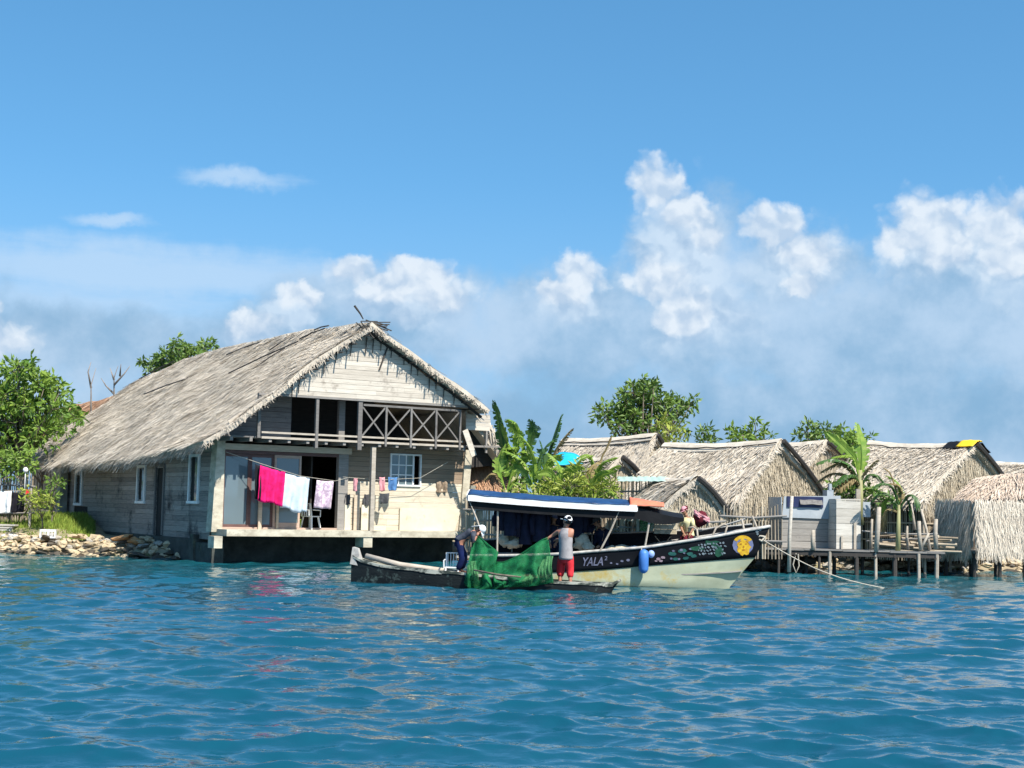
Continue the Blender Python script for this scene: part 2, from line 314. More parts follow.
# ------------------------------------------------------------------ thatch
def thatch(mb, P, nblade, nu=24, nv=12, th=.16, L=(.35, .75), W=(.008, .032), eave=140, elen=(.25, .6), sag=.05, lift=.05, seed=0, up=1):
    def S(a, b):
        p = Vector(P(a, b)); q = noise.noise(Vector((p.x*.55+seed, p.y*.55, p.z*.8)))*sag
        return p + Vector((0, 0, q))
    e = .02
    def frame(a, b):
        a2 = min(a, 1-e); b2 = min(b, 1-e)
        p = S(a, b); da = (S(a2+e, b2)-S(a2, b2)); db = (S(a2, b2+e)-S(a2, b2))
        da.normalize(); db.normalize(); n = da.cross(db).normalized()
        if n.z*up < 0: n = -n
        return p, da, db, n
    n0 = frame(.5, .5)[3]
    mb.sheet(S, nu, nv, th, n0, .75)
    def blade(p, d, n, s, l, w, r):
        t = p + d*l; s2 = s*(w*.5)
        mb.add((p - s2, p + s2, t + s2*.45, t - s2*.45), [(0, 1, 2, 3)], r)
    for i in range(nblade):
        a = random.random(); b = random.random()
        p, da, db, n = frame(a, b)
        ang = random.gauss(0, .17)
        d = (-db*math.cos(ang) + da*math.sin(ang)).normalized()
        l = U(*L); w = U(*W)
        patch = noise.noise(Vector((p.x*.9, p.y*.9, p.z*.9+seed)))
        r = min(1, max(0, random.gauss(.42 + .55*patch, .17)))
        p0 = p - d*(l*.35*min(1, (1-b)*5)) + n*U(.005, lift*.5)
        d2 = (d + n*U(0, lift*1.6)/max(l, .1)).normalized()
        if random.random() < .015: d2 = (d2 + n*U(.1, .5)).normalized(); l *= .6
        s = (da + n*random.gauss(0, .2)).normalized()
        blade(p0, d2, n, s, l, w, r)
    for i in range(eave):
        a = random.random(); p, da, db, n = frame(a, 0)
        d = (-db*U(.5, 1) + Vector((0, 0, -1))*U(.2, 1.1) + da*random.gauss(0, .25)).normalized()
        l = U(*elen)*U(.5, 1); blade(p + n*U(-th, .02) + db*.12, d, n, da, l, U(*W)*1.3, min(1, max(0, random.gauss(.5, .25))))
def verge(mb, pts, n, out, th=.2, dark=.6):
    """ragged straw ends hanging along a gable edge"""
    pts = [Vector(p) for p in pts]
    for i in range(n):
        t = random.random()*(len(pts)-1); k = min(int(t), len(pts)-2); p = pts[k].lerp(pts[k+1], t-k)
        dd = (pts[k+1]-pts[k]).normalized()
        d = (Vector(out)*U(.1, .7) + Vector((0, 0, -1))*U(.2, 1) + dd*random.gauss(0, .6)).normalized()
        l = U(.05, .22); s = dd*U(.008, .018); q = p + Vector((0, 0, U(-th, 0)))
        mb.add((q-s, q+s, q+d*l+s*.4, q+d*l-s*.4), [(0, 1, 2, 3)], min(1, max(0, random.gauss(dark, .22))))

# ------------------------------------------------------------------ plank walls with openings
def planks(mb, x0, x1, z0, z1, mp, h=.18, th=.025, holes=(), gap=.008, maxlen=3.2, wob=.004, top=None):
    """boards laid level: mp(x, z, d) -> point, d = outwards; top(x)->z cuts the upper edge (gables)"""
    z = z0
    while z < z1-.02:
        hh = min(h*U(.85, 1.15), z1-z); zm = z+hh/2
        segs = [(x0, x1)]; upper = None
        if top:
            xs = [lerp(x0, x1, i/300) for i in range(301)]; lo = [x for x in xs if top(x) > z+gap/2]; hi = [x for x in xs if top(x) > z+hh-gap/2]
            if len(lo) < 2: break
            segs = [(lo[0], lo[-1])]; upper = (hi[0], hi[-1]) if hi else (lerp(lo[0], lo[-1], .5),)*2
        for a, b, c, d in holes:
            if c < zm < d:
                new = []
                for s, e in segs:
                    if b <= s or a >= e: new.append((s, e)); continue
                    if a > s: new.append((s, a))
                    if b < e: new.append((b, e))
                segs = new
        for s, e in segs:
            cuts = [s]
            while e - cuts[-1] > maxlen*1.2: cuts.append(cuts[-1]+maxlen*U(.5, 1))
            cuts.append(e)
            for a, b in zip(cuts, cuts[1:]):
                o = U(0, .008); dz = U(-wob, wob); r = random.random()
                g = .002 if b != e else 0
                ua = max(a, upper[0]) if upper else a; ub = (min(b, upper[1]) if upper else b)-g
                if ub <= ua: ub = ua+.001
                mb.hexa([mp(a, z+gap/2, o), mp(b-g, z+gap/2+dz, o), mp(b-g, z+gap/2+dz, o-th), mp(a, z+gap/2, o-th),
                         mp(ua, z+hh-gap/2, o), mp(ub, z+hh-gap/2+dz, o), mp(ub, z+hh-gap/2+dz, o-th), mp(ua, z+hh-gap/2, o-th)], r)
        z += hh
def cane(mb, p, q, z0, z1, dens=11, rad=(.015, .035), jit=.03, gap=.05):
    p = Vector(p); q = Vector(q); n = int((q-p).length*dens)
    for i in range(n):
        if random.random() < gap: continue
        a = p.lerp(q, (i+.5)/n); k = U(*rad); r = random.random(); zz = z1+U(-.12, .12)
        o = Vector((U(-jit, jit), U(-jit, jit), 0)); o2 = Vector((U(-jit, jit), U(-jit, jit), 0))
        mb.tube([a+o+Vector((0, 0, z0)), a+o2+Vector((0, 0, zz))], [k, k*.9], 5, r)

# ------------------------------------------------------------------ cloth
def cloth(mb, tl, tr, h, fold=.075, nf=3, n=Vector((0, -1, 0)), nu=18, nv=12, seed=0, skew=0., narrow=0., th=.012, hem=.04):
    tl = Vector(tl); tr = Vector(tr); n = Vector(n).normalized(); sd = (tr-tl).normalized()
    def fn(a, b):
        p = tl.lerp(tr, a); p.z -= .02*math.sin(a*math.pi)
        amp = fold*(.35+.65*b)
        w = math.sin(a*nf*2*math.pi + seed + .8*b)*amp + noise.noise(Vector((a*3, b*2, seed)))*amp + .02*noise.noise(Vector((a*7+seed, b*6, 2)))
        x = (a-.5)*-narrow*b + skew*b
        hh = h*(1 + hem*noise.noise(Vector((a*2.5, seed, 3)))*2)
        return p + sd*x + n*w - Vector((0, 0, hh*b))
    mb.sheet(fn, nu, nv, th, n)

# ------------------------------------------------------------------ plants
def leaf_clump(mb, c, rad, n, size=(.12, .24), flat=.8, asp=.38):
    c = Vector(c)
    for i in range(n):
        d = Vector((random.gauss(0, 1), random.gauss(0, 1), random.gauss(0, 1))).normalized()
        p = c + Vector((d.x*rad, d.y*rad, d.z*rad*flat))*(random.random()**.45)
        a = (d + Vector((U(-.8, .8), U(-.8, .8), U(-.7, .5)))).normalized()
        s, t = orth(a); ang = U(0, 6.28); s2 = s*math.cos(ang)+t*math.sin(ang)
        if s2.z > .6: s2 = t
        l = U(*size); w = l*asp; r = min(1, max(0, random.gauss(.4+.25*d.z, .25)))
        nn = a.cross(s2)*(w*.25)
        mb.add((p, p+a*l*.5+s2*w*.5-nn, p+a*l, p+a*l*.5-s2*w*.5-nn, p+a*l*.5), [(0, 1, 4), (1, 2, 4), (2, 3, 4), (3, 0, 4)], r)
def tree(name, fr, pts, H, label, cat='tree', leafm='leaf', nl=60, size=(.14, .28), trunk_r=.14, group=None, clumps=None, crad=(.5, .9), asp=.38):
    """trunk and limbs reaching into leaf clumps whose centres are pts (local)"""
    t = empty(name, fr, label, cat, group)
    tb = MB(); base = Vector((0, 0, -.1)); top = Vector((0, 0, H*.5))
    tb.tube([base, Vector((U(-.1, .1), U(-.1, .1), H*.25)), top], [trunk_r, trunk_r*.85, trunk_r*.6], 8)
    cb = MB()
    for p in pts:
        p = Vector(p); k = top.lerp(Vector((0, 0, H*.3)), random.random())
        mid = k.lerp(p, .5) + Vector((U(-.2, .2), U(-.2, .2), U(-.1, .25)))
        tb.tube([k, mid, p], [trunk_r*.4, trunk_r*.25, .015], 5)
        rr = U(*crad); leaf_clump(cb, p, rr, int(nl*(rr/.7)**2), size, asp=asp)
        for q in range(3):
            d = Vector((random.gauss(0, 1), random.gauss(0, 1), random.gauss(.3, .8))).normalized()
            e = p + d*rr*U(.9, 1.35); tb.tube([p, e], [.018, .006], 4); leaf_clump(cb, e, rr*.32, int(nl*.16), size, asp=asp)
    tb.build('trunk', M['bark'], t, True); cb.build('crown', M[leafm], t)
    return t
def banana_leaf(pts, width, m, parent, tear=.6, droop=.25, hang=None):
    """a long leaf: midrib through pts, torn side blades"""
    mb = MB(); P = [Vector(p) for p in pts]; n = 26
    def at(t):
        k = t*(len(P)-1); i = min(int(k), len(P)-2); f = k-i
        p0 = P[max(i-1, 0)]; p1 = P[i]; p2 = P[i+1]; p3 = P[min(i+2, len(P)-1)]
        return .5*((2*p1)+(p2-p0)*f+(2*p0-5*p1+4*p2-p3)*f*f+(3*p1-p0-3*p2+p3)*f**3)
    mb.tube([at(i/12) for i in range(13)], [.035*(1-i/14) for i in range(13)], 5, .2)
    for i in range(n):
        t0 = .12+.88*i/n; t1 = .12+.88*(i+1)/n; a = at(t0); b = at(t1); d = (b-a).normalized()
        s = d.cross(Vector((0, 0, 1)));
        if s.length < .2: s = d.cross(Vector((0, 1, 0)))
        if hang: s = (s.normalized()*.4 + Vector(hang)).normalized()
        s.normalize(); nn = s.cross(d)
        for sg in (-1, 1):
            w0 = width*max(.02, math.sin(math.pi*min(1, (t0-.06)/.95))**.6); w1 = width*max(.02, math.sin(math.pi*min(1, (t1-.06)/.95))**.6)
            torn = random.random() < tear
            k = U(.6, .95) if torn else 1
            dz = Vector((0, 0, -1))*(droop*width*(U(.5, 2.2) if torn else 1)); g = d*(U(.0, .06) if torn else 0)
            m0 = a + s*sg*w0*.55 + nn*.03; m1 = b + s*sg*w1*.55 + nn*.03
            e0 = a + s*sg*w0*k + dz*w0/width + d*.1 + g; e1 = b + s*sg*w1*k + dz*w1/width + d*.1 - g
            r = U(.1, .9); mb.quad(a, b, m1, m0, r); mb.quad(m0, m1, e1, e0, r)
    return mb.build('leaf', m, parent)
# ------------------------------------------------------------------ light and sky
SUN = Vector((.40, -.50, .77)).normalized()
sl = bpy.data.lights.new('sun', 'SUN'); sl.energy = 5.0; sl.angle = R(.53); sl.color = (1, .95, .86)
so = bpy.data.objects.new('sun', sl); col.objects.link(so); so.rotation_euler = SUN.to_track_quat('Z', 'Y').to_euler(); so.location = (20, -20, 40)
world = bpy.data.worlds.new('World'); scene.world = world; world.use_nodes = True
def build_sky():
    nt = world.node_tree; N = nt.nodes; L = nt.links; N.clear()
    out = N.new('ShaderNodeOutputWorld'); bg = N.new('ShaderNodeBackground'); bg.inputs['Strength'].default_value = .115
    sky = N.new('ShaderNodeTexSky'); sky.sky_type = 'NISHITA'; sky.sun_disc = False
    sky.sun_elevation = math.asin(SUN.z); sky.sun_rotation = math.atan2(SUN.x, SUN.y) % (2*math.pi)
    sky.air_density = 1.0; sky.dust_density = .25; sky.ozone_density = 2.2; sky.altitude = 0
    def mth(op, a, b=None, c=None, clamp=False):
        n = N.new('ShaderNodeMath'); n.operation = op; n.use_clamp = clamp
        for i, x in enumerate((a, b, c)):
            if x is None: continue
            if isinstance(x, (int, float)): n.inputs[i].default_value = x
            else: L.new(x, n.inputs[i])
        return n.outputs[0]
    def vm(op, *a):
        n = N.new('ShaderNodeVectorMath'); n.operation = op
        for i, x in enumerate(a):
            if isinstance(x, (tuple, list)): n.inputs[i].default_value = x
            else: L.new(x, n.inputs[i])
        return n
    def smooth(x, a, b):
        n = N.new('ShaderNodeMapRange'); n.interpolation_type = 'SMOOTHSTEP'; n.inputs[1].default_value = a; n.inputs[2].default_value = b
        L.new(x, n.inputs[0]); return n.outputs[0]
    def mix(f, a, b):
        n = N.new('ShaderNodeMix'); n.data_type = 'RGBA'
        if isinstance(f, (int, float)): n.inputs[0].default_value = f
        else: L.new(f, n.inputs[0])
        for i, x in ((6, a), (7, b)):
            if isinstance(x, tuple): n.inputs[i].default_value = (*x, 1)
            else: L.new(x, n.inputs[i])
        return n.outputs[2]
    tc = N.new('ShaderNodeTexCoord'); sp = N.new('ShaderNodeSeparateXYZ'); L.new(tc.outputs['Generated'], sp.inputs[0])
    az = mth('ARCTAN2', sp.outputs[0], sp.outputs[1]); el = mth('ARCSINE', sp.outputs[2])
    cb = N.new('ShaderNodeCombineXYZ'); L.new(az, cb.inputs[0]); L.new(el, cb.inputs[1]); P = cb.outputs[0]
    def noise_at(vec, scale, detail, rough=.55, off=(0, 0, 0)):
        v = vm('ADD', vec, off).outputs[0]
        n = N.new('ShaderNodeTexNoise'); n.inputs['Scale'].default_value = scale; n.inputs['Detail'].default_value = detail
        n.inputs['Roughness'].default_value = rough; L.new(v, n.inputs['Vector']); return n.outputs['Fac']
    # billow warp of the direction before the cloud bodies are looked up
    wn = N.new('ShaderNodeTexNoise'); wn.inputs['Scale'].default_value = 38; wn.inputs['Detail'].default_value = 5; wn.inputs['Roughness'].default_value = .6
    L.new(P, wn.inputs['Vector'])
    wv = vm('SUBTRACT', wn.outputs['Color'], (.5, .5, .5)).outputs[0]
    PW = vm('ADD', P, vm('SCALE', wv).outputs[0]); PW.inputs[1].links[0].from_node.inputs['Scale'].default_value = .022
    PW = PW.outputs[0]
    lift = vm('NORMALIZE', vm('ADD', tc.outputs['Generated'], (0, 0, .16)).outputs[0]).outputs[0]; L.new(lift, sky.inputs['Vector'])
    def field(blobs, k):
        acc = None
        for px, py, rx, ry in blobs:
            d = ray(px, py).normalized(); a0 = math.atan2(d.x, d.y); e0 = math.asin(d.z)
            ia, ie = FPX/rx, FPX/ry
            n = vm('MULTIPLY_ADD', PW, (ia, ie, 0), (-a0*ia, -e0*ie, 0)); ln = vm('LENGTH', n.outputs[0]).outputs['Value']
            acc = ln if acc is None else mth('SMOOTH_MIN', acc, ln, k)
        return mth('SUBTRACT', 1, acc)
    white = [(655, 186, 30, 28), (684, 214, 28, 26), (706, 240, 22, 18), (660, 284, 36, 26), (684, 312, 36, 24), (772, 230, 40, 27),
             (800, 252, 32, 26), (796, 286, 22, 12), (925, 222, 40, 36), (900, 242, 28, 18), (950, 250, 30, 22),
             (1000, 222, 38, 32), (1015, 258, 34, 26), (1065, 235, 50, 45), (580, 274, 28, 24), (558, 294, 32, 14), (350, 270, 26, 16), (296, 295, 26, 15),
             (250, 326, 28, 15), (420, 276, 40, 20), (384, 288, 34, 18), (440, 296, 30, 16), (1160, 250, 70, 40), (-90, 300, 70, 30), (-30, 340, 60, 22)]
    grey = [(700, 330, 250, 62), (860, 335, 230, 75), (985, 320, 200, 72), (560, 335, 130, 58), (400, 315, 120, 48), (280, 350, 130, 40),
            (1150, 330, 200, 90), (690, 250, 55, 60), (60, 345, 180, 40), (-120, 340, 160, 60), (790, 275, 80, 40), (960, 265, 90, 40), (350, 295, 60, 30), (820, 430, 420, 70), (330, 430, 380, 60), (-150, 420, 300, 60), (1300, 400, 300, 90)]
    fbm = noise_at(P, 26, 6, .58); fine = noise_at(P, 75, 5, .6)
    def puffs(vec, off=(0, 0, 0)):
        # cauliflower heads: round cells at three sizes
        acc = None
        for sc_, w in ((34, .58), (80, .30), (180, .12)):
            v = N.new('ShaderNodeTexVoronoi'); v.voronoi_dimensions = '2D'; v.feature = 'SMOOTH_F1'; v.inputs['Scale'].default_value = sc_; v.inputs['Smoothness'].default_value = .35
            L.new(vm('ADD', vec, off).outputs[0], v.inputs['Vector']); q = mth('MULTIPLY', mth('SUBTRACT', .55, v.outputs['Distance']), w); acc = q if acc is None else mth('ADD', acc, q)
        return acc
    pu = puffs(PW); pu2 = puffs(PW, (.0035, .0065, 0))
    G = field(grey, .25); W = field(white, .20)
    gm = smooth(mth('ADD', G, mth('MULTIPLY', mth('SUBTRACT', fbm, .5), 1.3)), -.35, .45)
    wm = smooth(mth('ADD', W, mth('ADD', mth('MULTIPLY', pu, 1.05), mth('MULTIPLY', mth('SUBTRACT', fbm, .5), .45))), .02, .58)
    # cloud relief: body towards the sun against body here
    rel = mth('SUBTRACT', pu, pu2); rel2 = mth('SUBTRACT', fbm, noise_at(P, 26, 6, .58, (.010, .016, 0)))
    shade = mth('ADD', .60, mth('ADD', mth('MULTIPLY', rel, 2.6), mth('MULTIPLY', rel2, 1.8)), clamp=True)
    # thin high veil: long streaks
    st = vm('MULTIPLY', P, (5, 34, 1)).outputs[0]; sn = noise_at(st, 1.0, 6, .6)
    veilband = field([(110, 272, 330, 34), (235, 178, 60, 11), (60, 320, 260, 60), (110, 220, 40, 9), (-200, 280, 200, 50)], .2)
    vmask = mth('MULTIPLY', smooth(mth('ADD', veilband, mth('MULTIPLY', mth('SUBTRACT', sn, .5), 1.6)), -.25, .7), .72)
    # colours of the air: deepen the clear blue a little, pale band of far haze low down
    hsv = N.new('ShaderNodeHueSaturation'); hsv.inputs['Saturation'].default_value = SKY_SAT; hsv.inputs['Value'].default_value = SKY_VAL; hsv.inputs['Hue'].default_value = SKY_HUE
    L.new(sky.outputs[0], hsv.inputs['Color'])
    low = smooth(el, .23, .0)
    c = mix(mth('MULTIPLY', low, .92), hsv.outputs[0], tuple(x*.89/.115 for x in HAZE_C))
    s = lambda t: tuple(x*.89/.115 for x in t)
    c = mix(vmask, c, s((.38, .51, .66)))
    gcol = mix(smooth(noise_at(P, 11, 6, .6, (3, 1, 0)), .34, .68), s(GREY_A), s(GREY_B))
    c = mix(mth('MULTIPLY', gm, .88), c, gcol)
    mid = field([(680, 268, 62, 78), (700, 320, 70, 40), (790, 262, 58, 46), (930, 248, 58, 46), (1005, 252, 60, 46), (568, 298, 46, 30), (400, 300, 84, 36), (292, 312, 46, 26), (250, 336, 42, 18), (1100, 260, 90, 60)], .3)
    mm = smooth(mth('ADD', mid, mth('ADD', mth('MULTIPLY', mth('SUBTRACT', fbm, .5), 1.2), mth('MULTIPLY', pu, .8))), -.05, .85)
    c = mix(mth('MULTIPLY', mm, .85), c, mix(shade, s((.28, .395, .54)), s((.45, .55, .66))))
    wcol = mix(shade, s((.36, .46, .585)), s((.555, .615, .68)))
    c = mix(mth('MULTIPLY', wm, .93), c, wcol)
    L.new(c, bg.inputs['Color']); L.new(bg.outputs[0], out.inputs[0])
EXPO = .70
SKY_SAT, SKY_VAL, SKY_HUE = 1.24, 1.12, .488
HAZE_C = (.225, .375, .53); GREY_A = (.175, .315, .47); GREY_B = (.36, .475, .61)
build_sky()
vs_ = scene.view_settings
scene.render.engine = 'CYCLES'
vs_.view_transform = 'Standard'; vs_.look = 'None'; vs_.exposure = EXPO; vs_.gamma = 1; vs_.use_curve_mapping = False

# ------------------------------------------------------------------ the water
def build_water():
    rng = np.random.default_rng(5)
    d = [4.5]
    while d[-1] < 75: d.append(d[-1] + max(.035, .0036*d[-1]))
    while d[-1] < 9000: d.append(d[-1]*1.18)
    d = np.array(d); nc = 860
    a = np.tan(np.linspace(math.radians(-29), math.radians(29), nc))
    X = (d[:, None]+16)*a[None, :]; Y = np.repeat(d[:, None], nc, 1); Z = np.zeros_like(X); DX = np.zeros_like(X); DY = np.zeros_like(X)
    for i in range(190):
        big = i < 120          # wind chop, then fine ripples riding on it
        lam = .20*(1.8/.20)**rng.random() if big else .10*(.26/.10)**rng.random()
        th = math.radians(-97 + rng.normal(0, 33)); k = 2*math.pi/lam
        amp = (.0063*lam**.82 if big else .0042*lam)*(.55+.9*rng.random())
        ph = rng.random()*6.28; kx, ky = k*math.cos(th), k*math.sin(th)
        fade = np.clip(1 - d*.0036*1.35/lam, 0, 1)[:, None]
        s = kx*X + ky*Y + ph; q = 1.45
        # uneven wave groups
        g = .6 + .55*np.sin(.31*kx/k*X + .27*Y*ky/k + 3*ph + .21*X) * np.sin(.23*X*ky/k - .19*Y + 5*ph)
        Z += amp*g*np.cos(s)*fade
        DX -= q*amp*g*np.sin(s)*math.cos(th)*fade; DY -= q*amp*g*np.sin(s)*math.sin(th)*fade
    V = np.stack([X+DX, Y+DY, Z], -1).reshape(-1, 3)
    nr = len(d); i = np.arange(nr*nc).reshape(nr, nc)
    Fq = np.stack([i[:-1, :-1], i[:-1, 1:], i[1:, 1:], i[1:, :-1]], -1).reshape(-1, 4)
    me = bpy.data.meshes.new('water'); me.vertices.add(len(V)); me.vertices.foreach_set('co', V.astype(np.float32).ravel())
    me.loops.add(Fq.size); me.loops.foreach_set('vertex_index', Fq.ravel().astype(np.int32))
    me.polygons.add(len(Fq)); me.polygons.foreach_set('loop_start', np.arange(0, Fq.size, 4, dtype=np.int32)); me.polygons.foreach_set('loop_total', np.full(len(Fq), 4, np.int32))
    me.update(calc_edges=True); me.polygons.foreach_set('use_smooth', [True]*len(Fq))
    m = bpy.data.materials.new('sea_water'); m.use_nodes = True; nt = m.node_tree; N = nt.nodes; L = nt.links
    b = N['Principled BSDF']; b.inputs['Roughness'].default_value = .05; b.inputs['Specular IOR Level'].default_value = .85; b.inputs['IOR'].default_value = 1.333
    tc = N.new('ShaderNodeTexCoord')
    # deep blue sea, greener where the bottom is shallow (patches of its own shape)
    nz = N.new('ShaderNodeTexNoise'); nz.inputs['Scale'].default_value = .16; nz.inputs['Detail'].default_value = 3; L.new(tc.outputs['Object'], nz.inputs['Vector'])
    cm = N.new('ShaderNodeMix'); cm.data_type = 'RGBA'; cm.inputs[6].default_value = (*WATER_A, 1); cm.inputs[7].default_value = (*WATER_B, 1)
    L.new(nz.outputs['Fac'], cm.inputs[0])
    sx = N.new('ShaderNodeSeparateXYZ'); L.new(tc.outputs['Object'], sx.inputs[0])
    sh = N.new('ShaderNodeMapRange'); sh.inputs[1].default_value = 33; sh.inputs[2].default_value = 52; L.new(sx.outputs[1], sh.inputs[0])
    c2 = N.new('ShaderNodeMix'); c2.data_type = 'RGBA'; c2.inputs[7].default_value = (.008, .090, .108, 1)
    L.new(sh.outputs[0], c2.inputs[0]); L.new(cm.outputs[2], c2.inputs[6]); L.new(c2.outputs[2], b.inputs['Base Color'])
    mp = N.new('ShaderNodeMapping'); mp.inputs['Scale'].default_value = (.7, 1.5, 1); L.new(tc.outputs['Object'], mp.inputs['Vector'])
    n2 = N.new('ShaderNodeTexNoise'); n2.inputs['Scale'].default_value = 2.6; n2.inputs['Detail'].default_value = 4; L.new(mp.outputs[0], n2.inputs['Vector'])
    b2 = N.new('ShaderNodeBump'); b2.inputs['Strength'].default_value = .25; b2.inputs['Distance'].default_value = .05; L.new(n2.outputs['Fac'], b2.inputs['Height'])
    n1 = N.new('ShaderNodeTexNoise'); n1.inputs['Scale'].default_value = 9; n1.inputs['Detail'].default_value = 3; L.new(tc.outputs['Object'], n1.inputs['Vector'])
    bp = N.new('ShaderNodeBump'); bp.inputs['Strength'].default_value = .22; bp.inputs['Distance'].default_value = .03
    L.new(n1.outputs['Fac'], bp.inputs['Height']); L.new(b2.outputs[0], bp.inputs['Normal']); L.new(bp.outputs[0], b.inputs['Normal'])
    me.materials.append(m); o = bpy.data.objects.new('water', me); col.objects.link(o); tag(o, 'choppy blue green sea water filling the foreground', 'water', kind='structure')
WATER_A = (.0027, .048, .083); WATER_B = (.006, .074, .108)
build_water()

# ------------------------------------------------------------------ the island
HF = Fr((atY(212, 556, 47.5).x, 47.5, 0), 33)        # the big house stands in this frame
shore = [(-60, 56), (-30, 53), (-19, 52.2), (-14.5, 50.9), (-10.9, 49.6), (-9.9, 50.2), (-8.6, 51.2), (-3, 54.5), (2, 53.5), (6, 52.5), (9.2, 51.8), (12, 52.5), (14.5, 53.5), (18, 53.8), (24, 54), (40, 55), (70, 60)]
def mound(x, y): return .55*interp([53.2, 56.5], [0, 1], y)*interp([-16.6, -15.2], [1, 0], x)
def build_ground():
    mb = MB(); n = 150; pts = []
    for i in range(n+1):
        t = i/n*(len(shore)-1); k = min(int(t), len(shore)-2); p = Vector(shore[k]).lerp(Vector(shore[k+1]), t-k); pts.append(p)
    prof = [(-.9, -.8), (0, -.05), (.6, .22), (1.5, .42), (2.6, .58), (6, .66), (14, .75), (45, .8), (90, .5), (110, -.8)]
    def fn(a, b):
        p = pts[min(n, int(round(a*n)))]; dy, z = prof[int(round(b*(len(prof)-1)))]
        q = .12*noise.noise(Vector((p.x*.7, dy*.7, 0))) if z > 0 else 0
        return (p.x, p.y+dy, z+q+mound(p.x, p.y+dy))
    mb.grid(fn, n, len(prof)-1); o = mb.build('ground', M['soil'], None, True); tag(o, 'low sandy island ground behind the stone edge', 'ground', kind='structure')
build_ground()
def gz(x, y):
    for (a, b), (c, d) in zip(shore, shore[1:]):
        if a <= x <= c:
            dy = y - lerp(b, d, (x-a)/(c-a)); return interp([0, .6, 1.5, 2.6, 6, 14, 45], [-.05, .22, .42, .58, .66, .75, .8], dy) + mound(x, y)
    return .6
# grass on the left bank
gb = MB()
for i in range(12000):
    px = U(-40, 100); py = U(506, 541); p = atZ(px, py, .66)
    y = U(52.9, 59); x = (px-512)/FPX*y
    if noise.noise(Vector((x*.6, y*.6, 2))) < -.1 and y < 54.0: continue
    z = gz(x, y); h = U(.10, .28)*(1 if y > 54.4 else .6); a = U(0, 3.14); s = Vector((math.cos(a), math.sin(a), 0))*U(.015, .035)
    p = Vector((x, y, z-.03)); t = p + Vector((U(-.1, .1), U(-.1, .1), h)); gb.add((p-s, p+s, t), [(0, 1, 2)])
tag(gb.build('grass', M['grass']), 'bright yellow green grass on the bank left of the big house', 'grass', kind='stuff')

# ------------------------------------------------------------------ shore rocks
def rock_proto(name, m, seed):
    bm = bmesh.new(); bmesh.ops.create_icosphere(bm, subdivisions=2, radius=1)
    sx, sy, sz = U(.8, 1.3), U(.7, 1.0), U(.5, .75)
    for v in bm.verts:
        d = v.co.copy(); k = 1 + .6*noise.noise(d*1.1+Vector((seed*3.1, 0, seed))) + .32*noise.noise(d*2.8+Vector((0, seed*2.3, 0)))
        v.co = Vector((round(d.x*k*3.2)/3.2*.4+d.x*k*.6, d.y*k, round(d.z*k*2.6)/2.6*.5+d.z*k*.5)); v.co.x *= sx; v.co.y *= sy; v.co.z *= sz
    me = bpy.data.meshes.new(name); bm.to_mesh(me); bm.free()
    at = me.attributes.new('rnd', 'FLOAT', 'FACE'); r = random.random(); at.data.foreach_set('value', [r+U(-.15, .15) for _ in me.polygons])
    me.materials.append(m); return me
kinds = {'tan': [rock_proto('rock', M['rock_tan'], i) for i in range(4)], 'grey': [rock_proto('rock', M['rock_grey'], 10+i) for i in range(3)],
         'white': [rock_proto('rock', M['rock_white'], 20+i) for i in range(2)], 'dark': [rock_proto('rock', M['rock_dark'], 30+i) for i in range(2)], 'orange': [rock_proto('rock', M['rock_orange'], 40)]}
def rock(kind, p, s, label, group):
    me = random.choice(kinds[kind]); o = bpy.data.objects.new('shore_rock', me); col.objects.link(o)
    o.location = p; o.scale = (s*U(.8, 1.25), s*U(.8, 1.2), s*U(.5, .85)); o.rotation_euler = (U(-.3, .3), U(-.3, .3), U(0, 6.28))
    return tag(o, label, 'rock', group)
LN = {'tan': 'tan', 'grey': 'grey', 'white': 'whitish', 'dark': 'dark wet', 'orange': 'orange'}
rows = [(-.2, -.02, ['dark', 'dark', 'tan', 'dark']), (.15, .15, ['tan', 'tan', 'dark', 'tan', 'grey']), (.6, .30, ['tan', 'grey', 'tan', 'dark']), (1.1, .44, ['tan', 'grey', 'tan', 'tan', 'dark']), (1.6, .54, ['tan', 'grey', 'white', 'grey', 'tan'])]
def bank(x0, x1, group, where, dens, rws, smax=.23):
    for dy, z, ks in rws:
        x = x0
        while x < x1:
            s = U(.09, smax); k = random.choice(ks)
            for (a, b), (c, d) in zip(shore, shore[1:]):
                if a <= x <= c: y = lerp(b, d, (x-a)/(c-a))
            rock(k, (x, y+dy+U(-.2, .2), z+U(-.08, .08)), s, '%s rock in the rubble bank %s' % (LN[k], where), group)
            x += s*dens*U(.8, 1.6)
bank(-19.6, -10.0, 'rubble rocks left of the big house', 'at the water left of the big house', 1.25, rows)
for px, py, s in ((122, 538, .34), (135, 541, .26)):
    p = atY(px, py, 51.4); rock('orange', p, s, 'rusty orange rock on top of the left rubble bank, %s' % ('the larger' if s > .3 else 'the smaller'), None)
for px, py, s, w in ((172, 543, .42, 'pale'), (185, 546, .30, 'greyish')):
    p = atY(px, py, 50.6); rock('tan' if w == 'pale' else 'grey', p, s*.8, 'big %s slab-like rock at the house end of the left bank' % w, None)
bank(8.2, 22, 'rubble rocks under the dock and thatched screen', 'behind the dock posts on the right', 2.0, [rows[0], rows[1], rows[2], rows[3]], .24)
